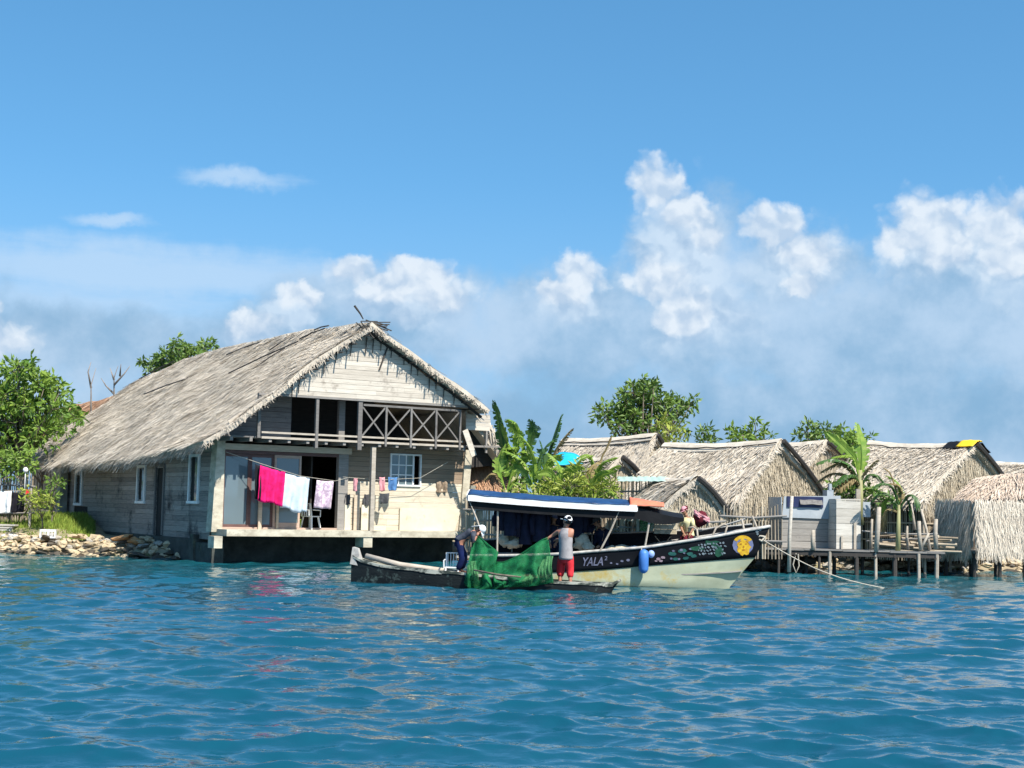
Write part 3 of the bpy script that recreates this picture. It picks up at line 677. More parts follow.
# ------------------------------------------------------------------ the big thatched house
def big_house():
    H = HF
    root = empty('thatched_house', H, 'big weathered wooden house with a grey thatched roof, balcony and glass doors', 'house')
    W = 9.1; VB = 17.2; PT = 1.08; PB = .87; CEIL = 3.98
    fx = lambda px, py, v=0: H.v(px, py, v)
    # platform slab
    mb = MB(); mb.box(.06, W-.25, -1.0, 1.6, PB, PT); mb.build('platform', M['concrete'], root)
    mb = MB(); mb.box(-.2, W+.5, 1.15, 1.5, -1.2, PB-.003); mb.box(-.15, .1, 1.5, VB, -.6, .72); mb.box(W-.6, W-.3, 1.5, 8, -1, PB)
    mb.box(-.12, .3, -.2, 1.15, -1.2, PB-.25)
    mb.build('foundation', M['concrete_dark'], root)  # under-house shade put into the dark concrete colour
    for p, w, h, d in ((fx(218, 541, -.95), .28, .38, .5), (fx(367, 539, -.9), .33, .34, .6)):
        mb = MB(); mb.box(p.x-w/2, p.x+w/2, -.97, -.97+d, PB-h, PB-.003); mb.build('support_block', M['concrete'], root)
    # floor and dim inside
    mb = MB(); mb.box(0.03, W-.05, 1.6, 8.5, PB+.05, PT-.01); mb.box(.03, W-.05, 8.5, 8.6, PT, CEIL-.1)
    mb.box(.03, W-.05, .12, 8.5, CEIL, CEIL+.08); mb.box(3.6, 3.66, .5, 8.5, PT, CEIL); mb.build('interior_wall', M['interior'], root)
    # ---- side wall (left), boards with openings
    def smap(a, z, d): return Vector((-.0-d, a, z))
    def srect(x0, y0, x1, y1):
        p = H.u(x0, y1, 0); q = H.u(x1, y0, 0); a0, a1 = sorted((p.y, q.y)); return (a0, a1, min(p.z, q.z), max(p.z, q.z))
    w1 = srect(76, 468, 83, 497); w2 = srect(138, 462, 146, 494); dr = srect(155, 462, 165, 531); w3 = srect(190, 446, 200, 493); vt = srect(74, 500, 88, 508)
    w1 = (w1[0], w1[1], 1.75, 3.05); w2 = (w2[0], w2[1], 1.9, 3.1); w3 = (w3[0], w3[1], 1.95, 3.4); dr = (dr[0], dr[1], .75, 3.1); vt = (vt[0], vt[1], 1.25, 1.55)
    mb = MB(); planks(mb, .28, VB-1.0, .72, 3.75, smap, .17, .03, [w1, w2, dr, w3, vt], maxlen=3.6); mb.build('side_wall', M['board_side'], root)
    mb = MB(); mb.box(.04, .10, .3, VB, .72, 3.7); mb.build('dim_backing', M['interior'], root)  # dark sheet stands in for the dim inside behind the openings
    for k, (a, b, c, d) in enumerate((w1, w2, w3)):
        fm = MB(); t = .09
        fm.box(-.06, .03, a-t, a, c-t, d+t); fm.box(-.06, .03, b, b+t, c-t, d+t); fm.box(-.055, .03, a, b, d, d+t); fm.box(-.075, .03, a-t-.05, b+t+.05, c-t, c-.003)
        win = fm.build('window', M['white_paint'], root)
        g = MB(); g.box(-.012, .0, a, a+(b-a)*.45, c, d); g.build('pane', M['glass'], win)
    fm = MB(); a, b, c, d = dr; fm.box(-.06, .03, a-.1, a, c, d+.1); fm.box(-.06, .03, b, b+.1, c, d+.1); fm.box(-.055, .03, a, b, d, d+.1); f = fm.build('doorway', M['board_grey'], root)
    mb = MB(); mb.box(-.02, .02, a+.02, a+.06, c, d); mb.build('door', M['wood_dark'], f)
    mb = MB(); p = H.u(62, 500, -.25); mb.box(-.42, -.12, p.y-.25, p.y+.3, .55, 3.35); mb.build('corner_pillar', M['concrete_green'], root)
    mb = MB(); planks(mb, .1, 4.4, .72, 3.6, lambda a, z, d: Vector((a, VB-.9+.0-d, z)), .17, .03); mb.build('back_wall', M['board_side'], root)
    mb = MB(); mb.box(W-.04, W, .4, VB-.5, .9, 4.2); mb.build('right_wall', M['board_grey'], root)
    # ---- front: corner column, header, doors
    def frect(x0, y0, x1, y1, v=0):
        p = fx(x0, y1, v); q = fx(x1, y0, v); return p.x, q.x, p.z, q.z
    mb = MB(); mb.hexa([(-.12, -.16, PT-.1), (.25, -.16, PT-.1), (.25, .3, PT-.1), (-.12, .3, PT-.1), (-.02, -.16, 3.98), (.25, -.16, 3.98), (.25, .3, 3.98), (-.02, .3, 3.98)]); mb.build('corner_column', M['concrete'], root)
    xa = fx(222, 485).x; xb = fx(337, 485).x
    mb = MB(); mb.box(xa-.02, xb+.45, -.14, -.02, 3.62, 3.82); mb.build('header_beam', M['wood_tan'], root)
    mb = MB(); mb.box(xb, xb+.36, -.10, .1, PT, 3.615); mb.build('door_column', M['wood_grey'], root)
    xs = [fx(x, 490).x for x in (222, 249, 273, 300)]
    zt = 3.61; zb = PT+.06
    rail = MB(); rail.box(xa, xb, -.09, .05, PT+.002, zb); rail.build('door_sill', M['wood_frame'], root)
    rail = MB(); rail.box(xa, xb-.002, -.085, .05, zt-.10, zt-.002); rail.build('door_head', M['wood_red'], root)
    for k in range(3):
        a, b = xs[k], xs[k+1]; y = (0, .02, -.03)[k]; t = .075
        fr_ = MB(); fr_.box(a+.004, a+t, y-.03, y+.03, zb+.003, zt-.105); fr_.box(b-t, b-.004, y-.03, y+.03, zb+.003, zt-.105); fr_.box(a+t, b-t, y-.028, y+.03, zt-.2, zt-.105); fr_.box(a+t, b-t, y-.028, y+.03, zb+.003, zb+.16 if k == 2 else zb+.09)
        f = fr_.build('sliding_door', M['wood_red' if k < 2 else 'wood_frame'], root)
        g = MB(); g.box(a+t, b-t, y-.005, y+.005, zb+.09, zt-.2); g.build('glass_pane', M['glass'], f)
    mb = MB(); p = fx(260, 478); q = fx(258, 523); mb.box(q.x-.06, q.x+.06, -.16, -.10, PT, p.z); mb.build('door_post', M['wood_tan'], root)
    mb = MB(); p = fx(277, 478); mb.box(p.x-.04, p.x+.04, -.15, -.10, PT, p.z); mb.build('door_post', M['wood_tan'], root)
    # ---- front wall right of the doors
    x0 = xb+.36; x1 = fx(464, 490).x
    wx0, wx1, wz0, wz1 = frect(389, 453, 421, 486)
    wz0 = 2.60; wz1 = 3.72
    fmap = lambda a, z, d: Vector((a, -d, z))
    mb = MB(); planks(mb, x0, x1, 2.74, 3.95, fmap, .15, .03, [(wx0, wx1, wz0, wz1)]); mb.build('front_wall', M['board_brown'], root)  # brown is partly the boards' own, partly the balcony's shade painted in
    mb = MB(); planks(mb, x0, x1, PT, 2.74, lambda a, z, d: Vector((a, -d-.012, z)), .19, .03, [(wx0, wx1, wz0, wz1)], maxlen=2.6); mb.build('lower_wall', M['board_cream'], root)
    a, b, c, d = frect(399, 508, 461, 534, -.06); mb = MB(); mb.hexa([(a, -.085, PT+.003), (b-.25, -.085, PT+.003), (b-.25, -.05, PT+.003), (a, -.05, PT+.003), (a, -.085, 1.86), (b, -.085, 1.86), (b, -.05, 1.86), (a, -.05, 1.86)]); mb.build('wall_panel', M['panel'], root)
    for x0_, x1_, y0_, m in ((344, 350.5, 505, 'panel'), (353, 359.5, 495, 'wood_tan'), (360.5, 371, 505, 'panel')):
        a, b, c, d = frect(x0_, y0_, x1_, 530, -.1); mb = MB(); mb.box(a, b, -.13, -.09, PT+.003, d); mb.build('upright_board', M[m], root)
    mb = MB(); mb.hexa([(x1-.22, -.1, PT), (x1+.05, -.1, PT), (x1+.05, .2, PT), (x1-.22, .2, PT), (x1-.02, -.1, 3.95), (x1+.26, -.1, 3.95), (x1+.26, .2, 3.95), (x1-.02, .2, 3.95)]); mb.build('corner_column', M['concrete'], root)
    mb = MB(); mb.hexa([(x1-.25, -.05, .75), (x1+.35, .1, .75), (x1+.35, .5, .75), (x1-.25, .5, .75), (x1+.27, -.05, 2.7), (x1+.55, .1, 2.7), (x1+.55, .5, 2.7), (x1+.27, .5, 2.7)]); mb.build('slanting_buttress', M['concrete_green'], root)
    # window with white bars
    fm = MB(); t = .055
    a, b, c, d = wx0, wx1, wz0, wz1
    fm.box(a, a+t, -.07, .02, c, d); fm.box(b-t, b, -.07, .02, c, d); fm.box(a+t, b-t, -.068, .02, d-t, d); fm.box(a+t, b-t, -.075, .02, c, c+t)
    e = a + (b-a)*.74; fm.box(e-.03, e+.03, -.066, .02, c+t, d-t)
    for k in (1, 2): q = lerp(a+t, e, k/3); fm.box(q-.016, q+.016, -.05, 0, c+t, d-t); q = lerp(c+t, d-t, k/3); fm.box(a+t, e-.03, -.046, -.004, q-.016, q+.016)
    wn = fm.build('window', M['white_paint'], root)
    g = MB(); g.box(a+t, e-.03, -.03, -.02, c+t, d-t); g.build('pane', M['glass'], wn)
    # ---- balcony
    vb = -1.0; BZ = 4.0; xl = fx(258, 436, vb).x; xr = fx(462, 445, vb).x
    mb = MB()
    for i in range(14): x = xl-.9+i*.66; mb.box(x-.05, x+.05, vb-.02, .4, BZ-.12, BZ); mb.build
    mb.build('joists', M['wood_grey'], root)
    mb = MB(); mb.box(-.3, xr+.4, vb+.01, .0, BZ+.002, BZ+.045); mb.build('balcony_floor', M['board_grey'], root)
    mb = MB(); mb.box(xl+.1, xr+.05, vb-.06, vb-.0225, BZ-.015, BZ+.055); mb.box(xl+.1, xr, vb-.055, vb+.0, 4.155, 4.215); mb.build('balcony_rail', M['wood_pole'], root)
    z_g = 5.44
    pxs = [258, 316, 359]
    for px in pxs:
        x = fx(px, 430, vb).x; mb = MB(); w = .05 if px != 359 else .075; mb.box(x-w, x+w, vb-.08, vb+.02 if px != 316 else vb+.03, BZ-(.25 if px != 258 else .0), z_g-.02); mb.build('balcony_post', M['board_grey'], root)  # dark board tone puts the gable's shade into these posts
    mb = MB(); xx = [fx(p, 425, vb).x for p in (361, 385, 410, 435, 459)]
    zA, zB = 4.22, 5.2
    for p, q in zip(xx, xx[1:]):
        mb.beam((p+.03, vb-.04, zA), (q-.03, vb-.04, zB), .05, .03, (0, 1, 0)); mb.beam((p+.03, vb-.005, zB), (q-.03, vb-.005, zA), .05, .03, (0, 1, 0))
    for x in xx[1:]: mb.box(x-.035, x+.035, vb-.10, vb-.06, BZ-.1, zB+.02)
    mb.box(xx[0]+.05, xx[-1]+.05, vb-.057, vb+.015, zB+.021, zB+.09); mb.build('cross_braced_railing', M['board_grey'], root)  # dark board tone puts the gable's shade into the railing
    mb = MB(); p = fx(373.5, 440, -.88); q = fx(373, 531, -.88); mb.box(p.x-.075, p.x+.075, -.95, -.81, PT, BZ-.125); mb.build('front_post', M['wood_pole'], root)
    # loft back wall: boards at left, dark opening elsewhere
    lx = fx(291, 415, .0).x
    mb = MB(); planks(mb, .0, lx, BZ+.05, 5.55, lambda a, z, d: Vector((a, -.02-d, z)), .17, .03, top=lambda x: 3.72+(x+1.0)*.72); mb.build('loft_wall', M['board_grey'], root)
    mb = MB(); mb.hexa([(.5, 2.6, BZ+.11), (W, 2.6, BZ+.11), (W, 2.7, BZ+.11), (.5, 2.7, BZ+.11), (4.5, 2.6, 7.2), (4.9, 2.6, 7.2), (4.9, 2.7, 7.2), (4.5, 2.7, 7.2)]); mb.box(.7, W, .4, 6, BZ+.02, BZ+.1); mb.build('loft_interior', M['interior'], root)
    mb = MB(); x = fx(341, 420, -.2).x; mb.box(x-.12, x+.1, -.3, -.15, BZ+.05, 5.4); mb.build('inner_post', M['wood_grey'], root)
    # ---- roof control lines
    vf = -1.5; ap = H.v(372, 323, vf); eL = H.v(203, 442, vf); eR = H.v(490, 411, vf)
    ux = ap.x
    ridge = [(0, (ux, vf, ap.z)), (.33, (ux, 4.1, 8.12)), (.72, (ux, 12.3, 8.10)), (.86, (ux-.1, 15.4, 7.95)), (.95, (ux-.6, 17.9, 7.50)), (1, (ux-1.4, 19.3, 6.70))]
    eave = [(0, (eL.x, vf, eL.z)), (.25, (-.95, 3.5, 3.42)), (.5, (-.95, 9, 3.30)), (.8, (-.95, 15.5, 3.34)), (1, (-.95, 19.6, 3.46))]
    eaveR = [(0, (eR.x, vf, eR.z)), (1, (9.6, 19.4, 4.9))]
    def PL(a, b):
        e = poly(eave, a); r = poly(ridge, a); p = e.lerp(r, b); p.z += .07*math.sin(math.pi*b)
        p.y -= .12*math.sin(7*b)*(1-a)**6; return p
    def PR(a, b):
        e = poly(eaveR, a); r = poly(ridge, a); p = e.lerp(r, b); p.z += .02*math.sin(math.pi*b); return p
    def PB_(a, b):
        e = Vector((-.95, 19.6, 3.46)).lerp(Vector((9.6, 19.4, 4.9)), a); r = poly(ridge, 1).lerp(poly(ridge, .86), math.sin(math.pi*a)*.9); return e.lerp(r, b)
    mb = MB()
    thatch(mb, PL, 36000, 60, 18, .15, (.3, .75), (.014, .034), 2200, (.25, .6), .16, .05, 3)
    thatch(mb, PR, 1500, 40, 10, .14, (.4, .9), (.03, .07), 260, (.25, .6), .12, .06, 8)
    thatch(mb, PB_, 900, 16, 8, .2, (.4, .9), (.03, .07), 160, (.25, .55), .1, .06, 5)
    k1 = H.v(523, 484, -.5); k0 = Vector((eR.x-.35, -.5, eR.z+.05))
    thatch(mb, lambda a, b: Vector((lerp(k1.x, k0.x, b), lerp(-.5, 15, a), lerp(k1.z, k0.z, b))), 700, 30, 6, .14, (.3, .7), (.02, .04), 300, (.25, .55), .1, .06, 12)
    vl = [PL(0, i/10)+Vector((0, -.02, 0)) for i in range(11)]; vr = [PR(0, i/10)+Vector((0, -.02, 0)) for i in range(11)]
    verge(mb, vl, 420, (0, -1, 0), .2, 1.0); verge(mb, vr, 300, (0, -1, 0), .2, 1.1)
    rf = mb.build('roof', M['thatch'], root)
    # dark weathered patches of older leaf along the verge and slope seams, ridge capping
    mb = MB()
    for i in range(900):
        t = random.random(); p = poly(ridge, t*.9) + Vector((U(-.25, .3), 0, .06)); s = random.choice((-1, 1))
        d = Vector((s*1, U(-.5, .5), -.65)).normalized(); l = U(.4, .9); w = Vector((0, 1, 0))*U(.014, .034); p.z -= abs(p.x-ux)*.4
        mb.add((p-w, p+w, p+d*l+w*.5, p+d*l-w*.5), [(0, 1, 2, 3)])
    mb.build('ridge_cap', M['thatch'], rf)
    mb = MB()
    for px0, py0, px1, py1 in ((228, 358, 260, 345), (230, 375, 300, 345), (270, 352, 296, 339), (300, 342, 326, 330), (315, 333, 330, 327), (145, 397, 190, 380), (140, 381, 176, 363), (255, 372, 285, 352)):
        # loose battens lying on the slope
        def onroof(px, py):
            best = None
            for a in range(81):
                for b in range(41):
                    w = H.w(PL(a/80, b/40)) - EYE; dd = w.dot(_f); qx = 512+FPX*w.dot(RT)/dd; qy = 384-FPX*w.dot(UP)/dd
                    e = (qx-px)**2+(qy-py)**2
                    if best is None or e < best[0]: best = (e, PL(a/80, b/40))
            return best[1] + Vector((-.05, 0, .10))
        p, q = onroof(px0, py0), onroof(px1, py1); m_ = p.lerp(q, .5)+Vector((0, 0, .03)); mb = MB(); mb.tube([p, m_, q], .026, 5); mb.build('batten', M['wood_dark'], rf)
    mb = MB(); pk = ap + Vector((0, .15, .02))
    for i in range(9):
        a = pk + Vector((U(-.25, .25), U(-.1, .3), U(-.1, .08))); b = a + Vector((U(.35, .75), U(-.3, .1), U(-.28, .06))); mb.beam(a, b, .06, .03)
    for i in range(5):
        a = pk + Vector((U(-.6, -.1), -.05-.03*i, U(-.12, .02))); b = a + Vector((U(.4, .8), -.05, U(-.55, -.35))); mb.beam(a, b, .05, .025)
    mb.build('ridge_poles', M['wood_dark'], rf)
    mb = MB(); a = pk + Vector((-.25, 0, .1)); mb.tube([a, a+Vector((-.12, 0, .18)), a+Vector((-.34, 0, .42))], [.02, .03, .04], 5); mb.build('loose_stick', M['wood_dark'], rf)
    # rafters under the verge, sticking out in front of the gable
    mb = MB()
    for side, fn in ((0, PL), (1, PR)):
        for i in range(12):
            b = .12 + .84*i/11; p = fn(0, b) + Vector((0, .25, -.24)); mb.tube([p+Vector((0, 1.5, 0)), p+Vector((0, -.30-U(0, .25), -.06))], .026, 5)
        for b0, b1 in ((.02, .98),):
            p = fn(0, b0)+Vector((0, .42, -.26)); q = fn(0, b1)+Vector((0, .42, -.26)); mb.tube([p, p.lerp(q, .5)+Vector((0, 0, .14)), q], .05, 6)
    mb.build('rafters', M['wood_dark'], root)
    # gable boards
    gv = -1.1
    def topz(x):
        e = eL if x < ux else eR; t = (x-e.x)/(ux-e.x); return lerp(e.z, ap.z, max(0, t)) - .25
    gx0 = H.v(262, 393, gv).x; gx1 = H.v(465, 407, gv).x
    mb = MB(); planks(mb, gx0, gx1, z_g, 8.2, lambda a, z, d: Vector((a, gv-d, z)), .15, .025, top=topz, maxlen=4.5); mb.build('gable_wall', M['board_pale'], root)
    mb = MB(); x = H.v(381, 360, gv-.04).x; mb.beam((x+.28, gv-.035, 7.35), (x-.05, gv-.035, 6.45), .05, .03, (0, 1, 0)); mb.build('gable_batten', M['wood_dark'], root)
    for i in range(19):          # dark slivers standing in for stick shadows cast down the boards
        x = lerp(gx0+.5, gx1-.25, (i+U(.1, .9))/19); z = min(topz(x)+.12, ap.z-.45); l = U(.25, .6)
        mb = MB(); mb.tube([(x, gv-.05, z), (x-U(.0, .06), gv-.045, z-l)], [.022, .012], 5); mb.build('stick_shadow', M['wood_dark'], root)
    mb = MB(); mb.box(gx0-.1, gx1+.1, gv-.012, gv+.06, z_g-.07, z_g-.004); mb.build('gable_sill', M['wood_grey'], root)
    # loose boards at both verge feet
    for (a, b, v) in (((229, 423), (258, 404), -1.25), ((465, 430), (474, 456), -1.2)):
        p = H.v(*a, v); q = H.v(*b, v); mb = MB(); mb.beam(p, q, .22 if v == -1.2 else .17, .03, (0, 1, 0)); mb.build('verge_board', M['board_pale'], root)
    # small right wing under the eave
    p = H.v(466, 415, -.6); q = H.v(487, 431, -.6)
    mb = MB(); planks(mb, p.x, q.x+.1, q.z, p.z+.05, lambda a, z, d: Vector((a, -.62-d, z)), .14, .025); mb.build('loft_panel', M['board_pale'], root)
    mb = MB(); x = H.v(486, 438, -.6).x; mb.box(x-.035, x+.035, -.65, -.58, 3.85, q.z); p2 = H.v(466, 446, -.7); q2 = H.v(500, 447, -.7); mb.beam(p2, q2, .07, .06, (0, 1, 0)); mb.build('wing_frame', M['wood_grey'], root)
    mb = MB(); bk = [H.v(x, y, .0) for x, y in ((467, 430), (488, 430), (509, 464), (466, 468))]; mb.hexa([b+Vector((0, dy, 0)) for dy in (0, .08) for b in (bk[3], bk[2], bk[1], bk[0])]); mb.build('wing_shade_panel', M['interior'], root)  # dark panel paints in the shade beneath the right eave
    # ragged thatch hanging at the right eave
    mb = MB()
    for i in range(260):
        p = H.v(lerp(488, 520, tt := random.random())+U(-2, 2), lerp(418, 478, tt)+U(0, 8), U(-.7, -.3)); d = Vector((U(-.2, .5), U(-.3, .3), -1)).normalized(); l = U(.2, .55); w = Vector((1, 0, 0))*U(.012, .03); mb.add((p-w, p+w, p+d*l+w*.3, p+d*l-w*.3), [(0, 1, 2, 3)])
    mb.build('hanging_thatch', M['thatch'], root)
    return root
house = big_house()
PT = 1.08

# ------------------------------------------------------------------ things on the house terrace
def terrace():
    H = HF; fx = lambda px, py, v: H.v(px, py, v)
    v = -.72
    def at_frame(p, z=None): return Fr(H.w(p), 33)
    # washing line
    pts = [fx(226, 452, -.12), fx(262, 464, v), fx(300, 476, v), fx(335, 481, v), fx(347, 478, -.75)]
    mb = MB(); mb.tube(pts, .009, 5); f = Fr(H.O, 33); single('washing_line', mb, M['rope'], f, 'thin washing line sloping across the glass doors of the big house', 'washing line')
    def hang(px0, py0, px1, py1, pyb, m, name, label, cat, group=None, vv=v, **k):
        a = fx(px0, py0, vv); b = fx(px1, py1, vv); h = a.z - fx(px0, pyb, vv).z; mid = (a+b)/2; ff = at_frame(Vector((mid.x, mid.y, 0)))
        mb = MB(); cloth(mb, a-Vector((mid.x, mid.y, 0)), b-Vector((mid.x, mid.y, 0)), h, **k)
        o = mb.build(name, M[m], None, True); o.location = H.w(Vector((mid.x, mid.y, 0))); o.rotation_euler = (0, 0, H.th); return tag(o, label, cat, group)
    hang(255, 464, 266, 467, 498, 'black_cloth', 'hanging_cloth', 'black cloth on the washing line, half hidden behind the pink towel', 'cloth', vv=v+.08, seed=1, nf=2)
    hang(260, 465, 285, 472, 500, 'pink', 'towel', 'bright pink towel on the washing line of the big house', 'towel', seed=2, nf=3, fold=.085, skew=-.06)
    hang(284, 473, 310, 478, 508, 'paleblue', 'towel', 'pale blue white towel on the line beside the pink towel', 'towel', seed=3, nf=2.4, fold=.08, skew=-.08)
    hang(317, 480, 334, 481, 508, 'lilac', 'hanging_cloth', 'lilac patterned cloth at the lower right end of the washing line', 'cloth', seed=4, nf=2, fold=.07, skew=-.05)
    # small washing along the board wall
    v2 = -.55
    mb = MB(); mb.tube([fx(343, 477, v2), fx(380, 480, v2), fx(420, 478, v2), fx(448, 462, v2)], .008, 5); single('washing_line', mb, M['rope'], Fr(H.O, 33), 'thin second washing line in front of the board wall and window', 'washing line')
    hang(354, 478, 358, 478, 491, 'rose_cloth', 'hanging_cloth', 'small bright rose cloth hanging left of the white front post', 'cloth', vv=v2, seed=5, nf=1)
    hang(379.5, 477, 385, 477, 491, 'rose_cloth', 'hanging_cloth', 'small dusty rose cloth hanging right of the white front post', 'cloth', vv=v2, seed=6, nf=1)
    hang(388, 477, 398, 477, 490, 'blue_cloth', 'hanging_cloth', 'small blue cloth hanging below the white window', 'cloth', vv=v2, seed=7, nf=1.5)
    hang(379, 493, 389, 493, 503, 'grey_cloth', 'hanging_cloth', 'dark grey rag hanging low right of the white front post', 'cloth', vv=v2, seed=8, nf=1, narrow=.1)
    hang(346, 494, 350, 494, 504, 'grey_cloth', 'hanging_cloth', 'dark grey rag on the pale board beside the doorway', 'cloth', vv=-.16, seed=9, nf=1, narrow=-.08)
    hang(365, 494, 369, 494, 505, 'grey_cloth', 'hanging_cloth', 'dark grey rag on the pale board just left of the front post', 'cloth', vv=-.16, seed=10, nf=1, narrow=-.08)
    hang(437, 481, 447, 481, 492, 'board_brown', 'hanging_cloth', 'brown rag hanging on the cream wall right of the window', 'cloth', vv=-.08, seed=11, nf=1.5)
    # plastic chair in the open doorway
    def chair(o, turn, label, name='plastic_chair', s=1.0):
        ff = Fr(o, turn); t = empty(name, ff, label, 'chair'); m = M['white_plastic']
        mb = MB(); mb.box(-.21*s, .21*s, -.20*s, .21*s, .42*s, .45*s); mb.build('seat', m, t)
        for sx in (-1, 1):
            for sy in (-1, 1):
                mb = MB(); mb.beam((sx*.18*s, sy*.17*s, .42*s), (sx*.24*s, sy*.23*s, 0), .045*s); mb.build('leg', m, t)
            mb = MB(); mb.tube([(sx*.24*s, -.2*s, .42*s), (sx*.25*s, -.2*s, .64*s), (sx*.25*s, .2*s, .66*s)], .02*s, 6); mb.build('armrest', m, t)
        mb = MB()
        for i in range(5): x = (-.16+.08*i)*s; mb.beam((x, .21*s, .45*s), (x*1.1, .30*s, .84*s), .035*s, .015)
        mb.beam((-.22*s, .305*s, .86*s), (.22*s, .305*s, .86*s), .07*s, .025); mb.beam((-.21*s, .21*s, .44*s), (-.22*s, .30*s, .86*s), .04*s); mb.beam((.21*s, .21*s, .44*s), (.22*s, .30*s, .86*s), .04*s)
        mb.build('backrest', m, t); return t
    p = fx(311, 527, .1); chair(H.w((p.x, .15, PT)), 33+115, 'white plastic chair in the open doorway of the big house')
    # behind the glass
    p = fx(293, 520, .35); mb = MB(); mb.tube([(0, 0, 0), (0, 0, .30)], [.15, .19], 12); mb.tube([(.02, 0, .2), (.3, .1, .26)], [.12, .1], 8); mb.tube([(0, 0, .3), (0, 0, .33)], [.205, .205], 12)
    single('bucket', mb, M['bucket'], Fr(H.w((p.x, .4, PT)), 33), 'lime yellow plastic bucket behind the third glass door', 'bucket')
    a = fx(223, 488, .5); b = fx(246, 520, .9)
    mb = MB(); cloth(mb, Vector((a.x, .5, 2.6)), Vector((a.x+.5, .6, 2.4)), 1.35, .08, 3, skew=.35); single('curtain', mb, M['rose_cloth'], Fr(H.O, 33), 'pale rose curtain hanging inside the leftmost glass door', 'curtain')
    p = fx(266, 515, .6); mb = MB(); mb.ball((0, 0, .25), .38, .3, .3, jit=.4, seed=3); mb.ball((.25, .1, .55), .25, .2, .3, jit=.4, seed=5); single('cloth_bundle', mb, M['navy'], Fr(H.w((p.x, .8, PT)), 33), 'dark blue bundle of bedding behind the middle glass door', 'bundle', None, True)
    return chair
mk_chair = terrace()
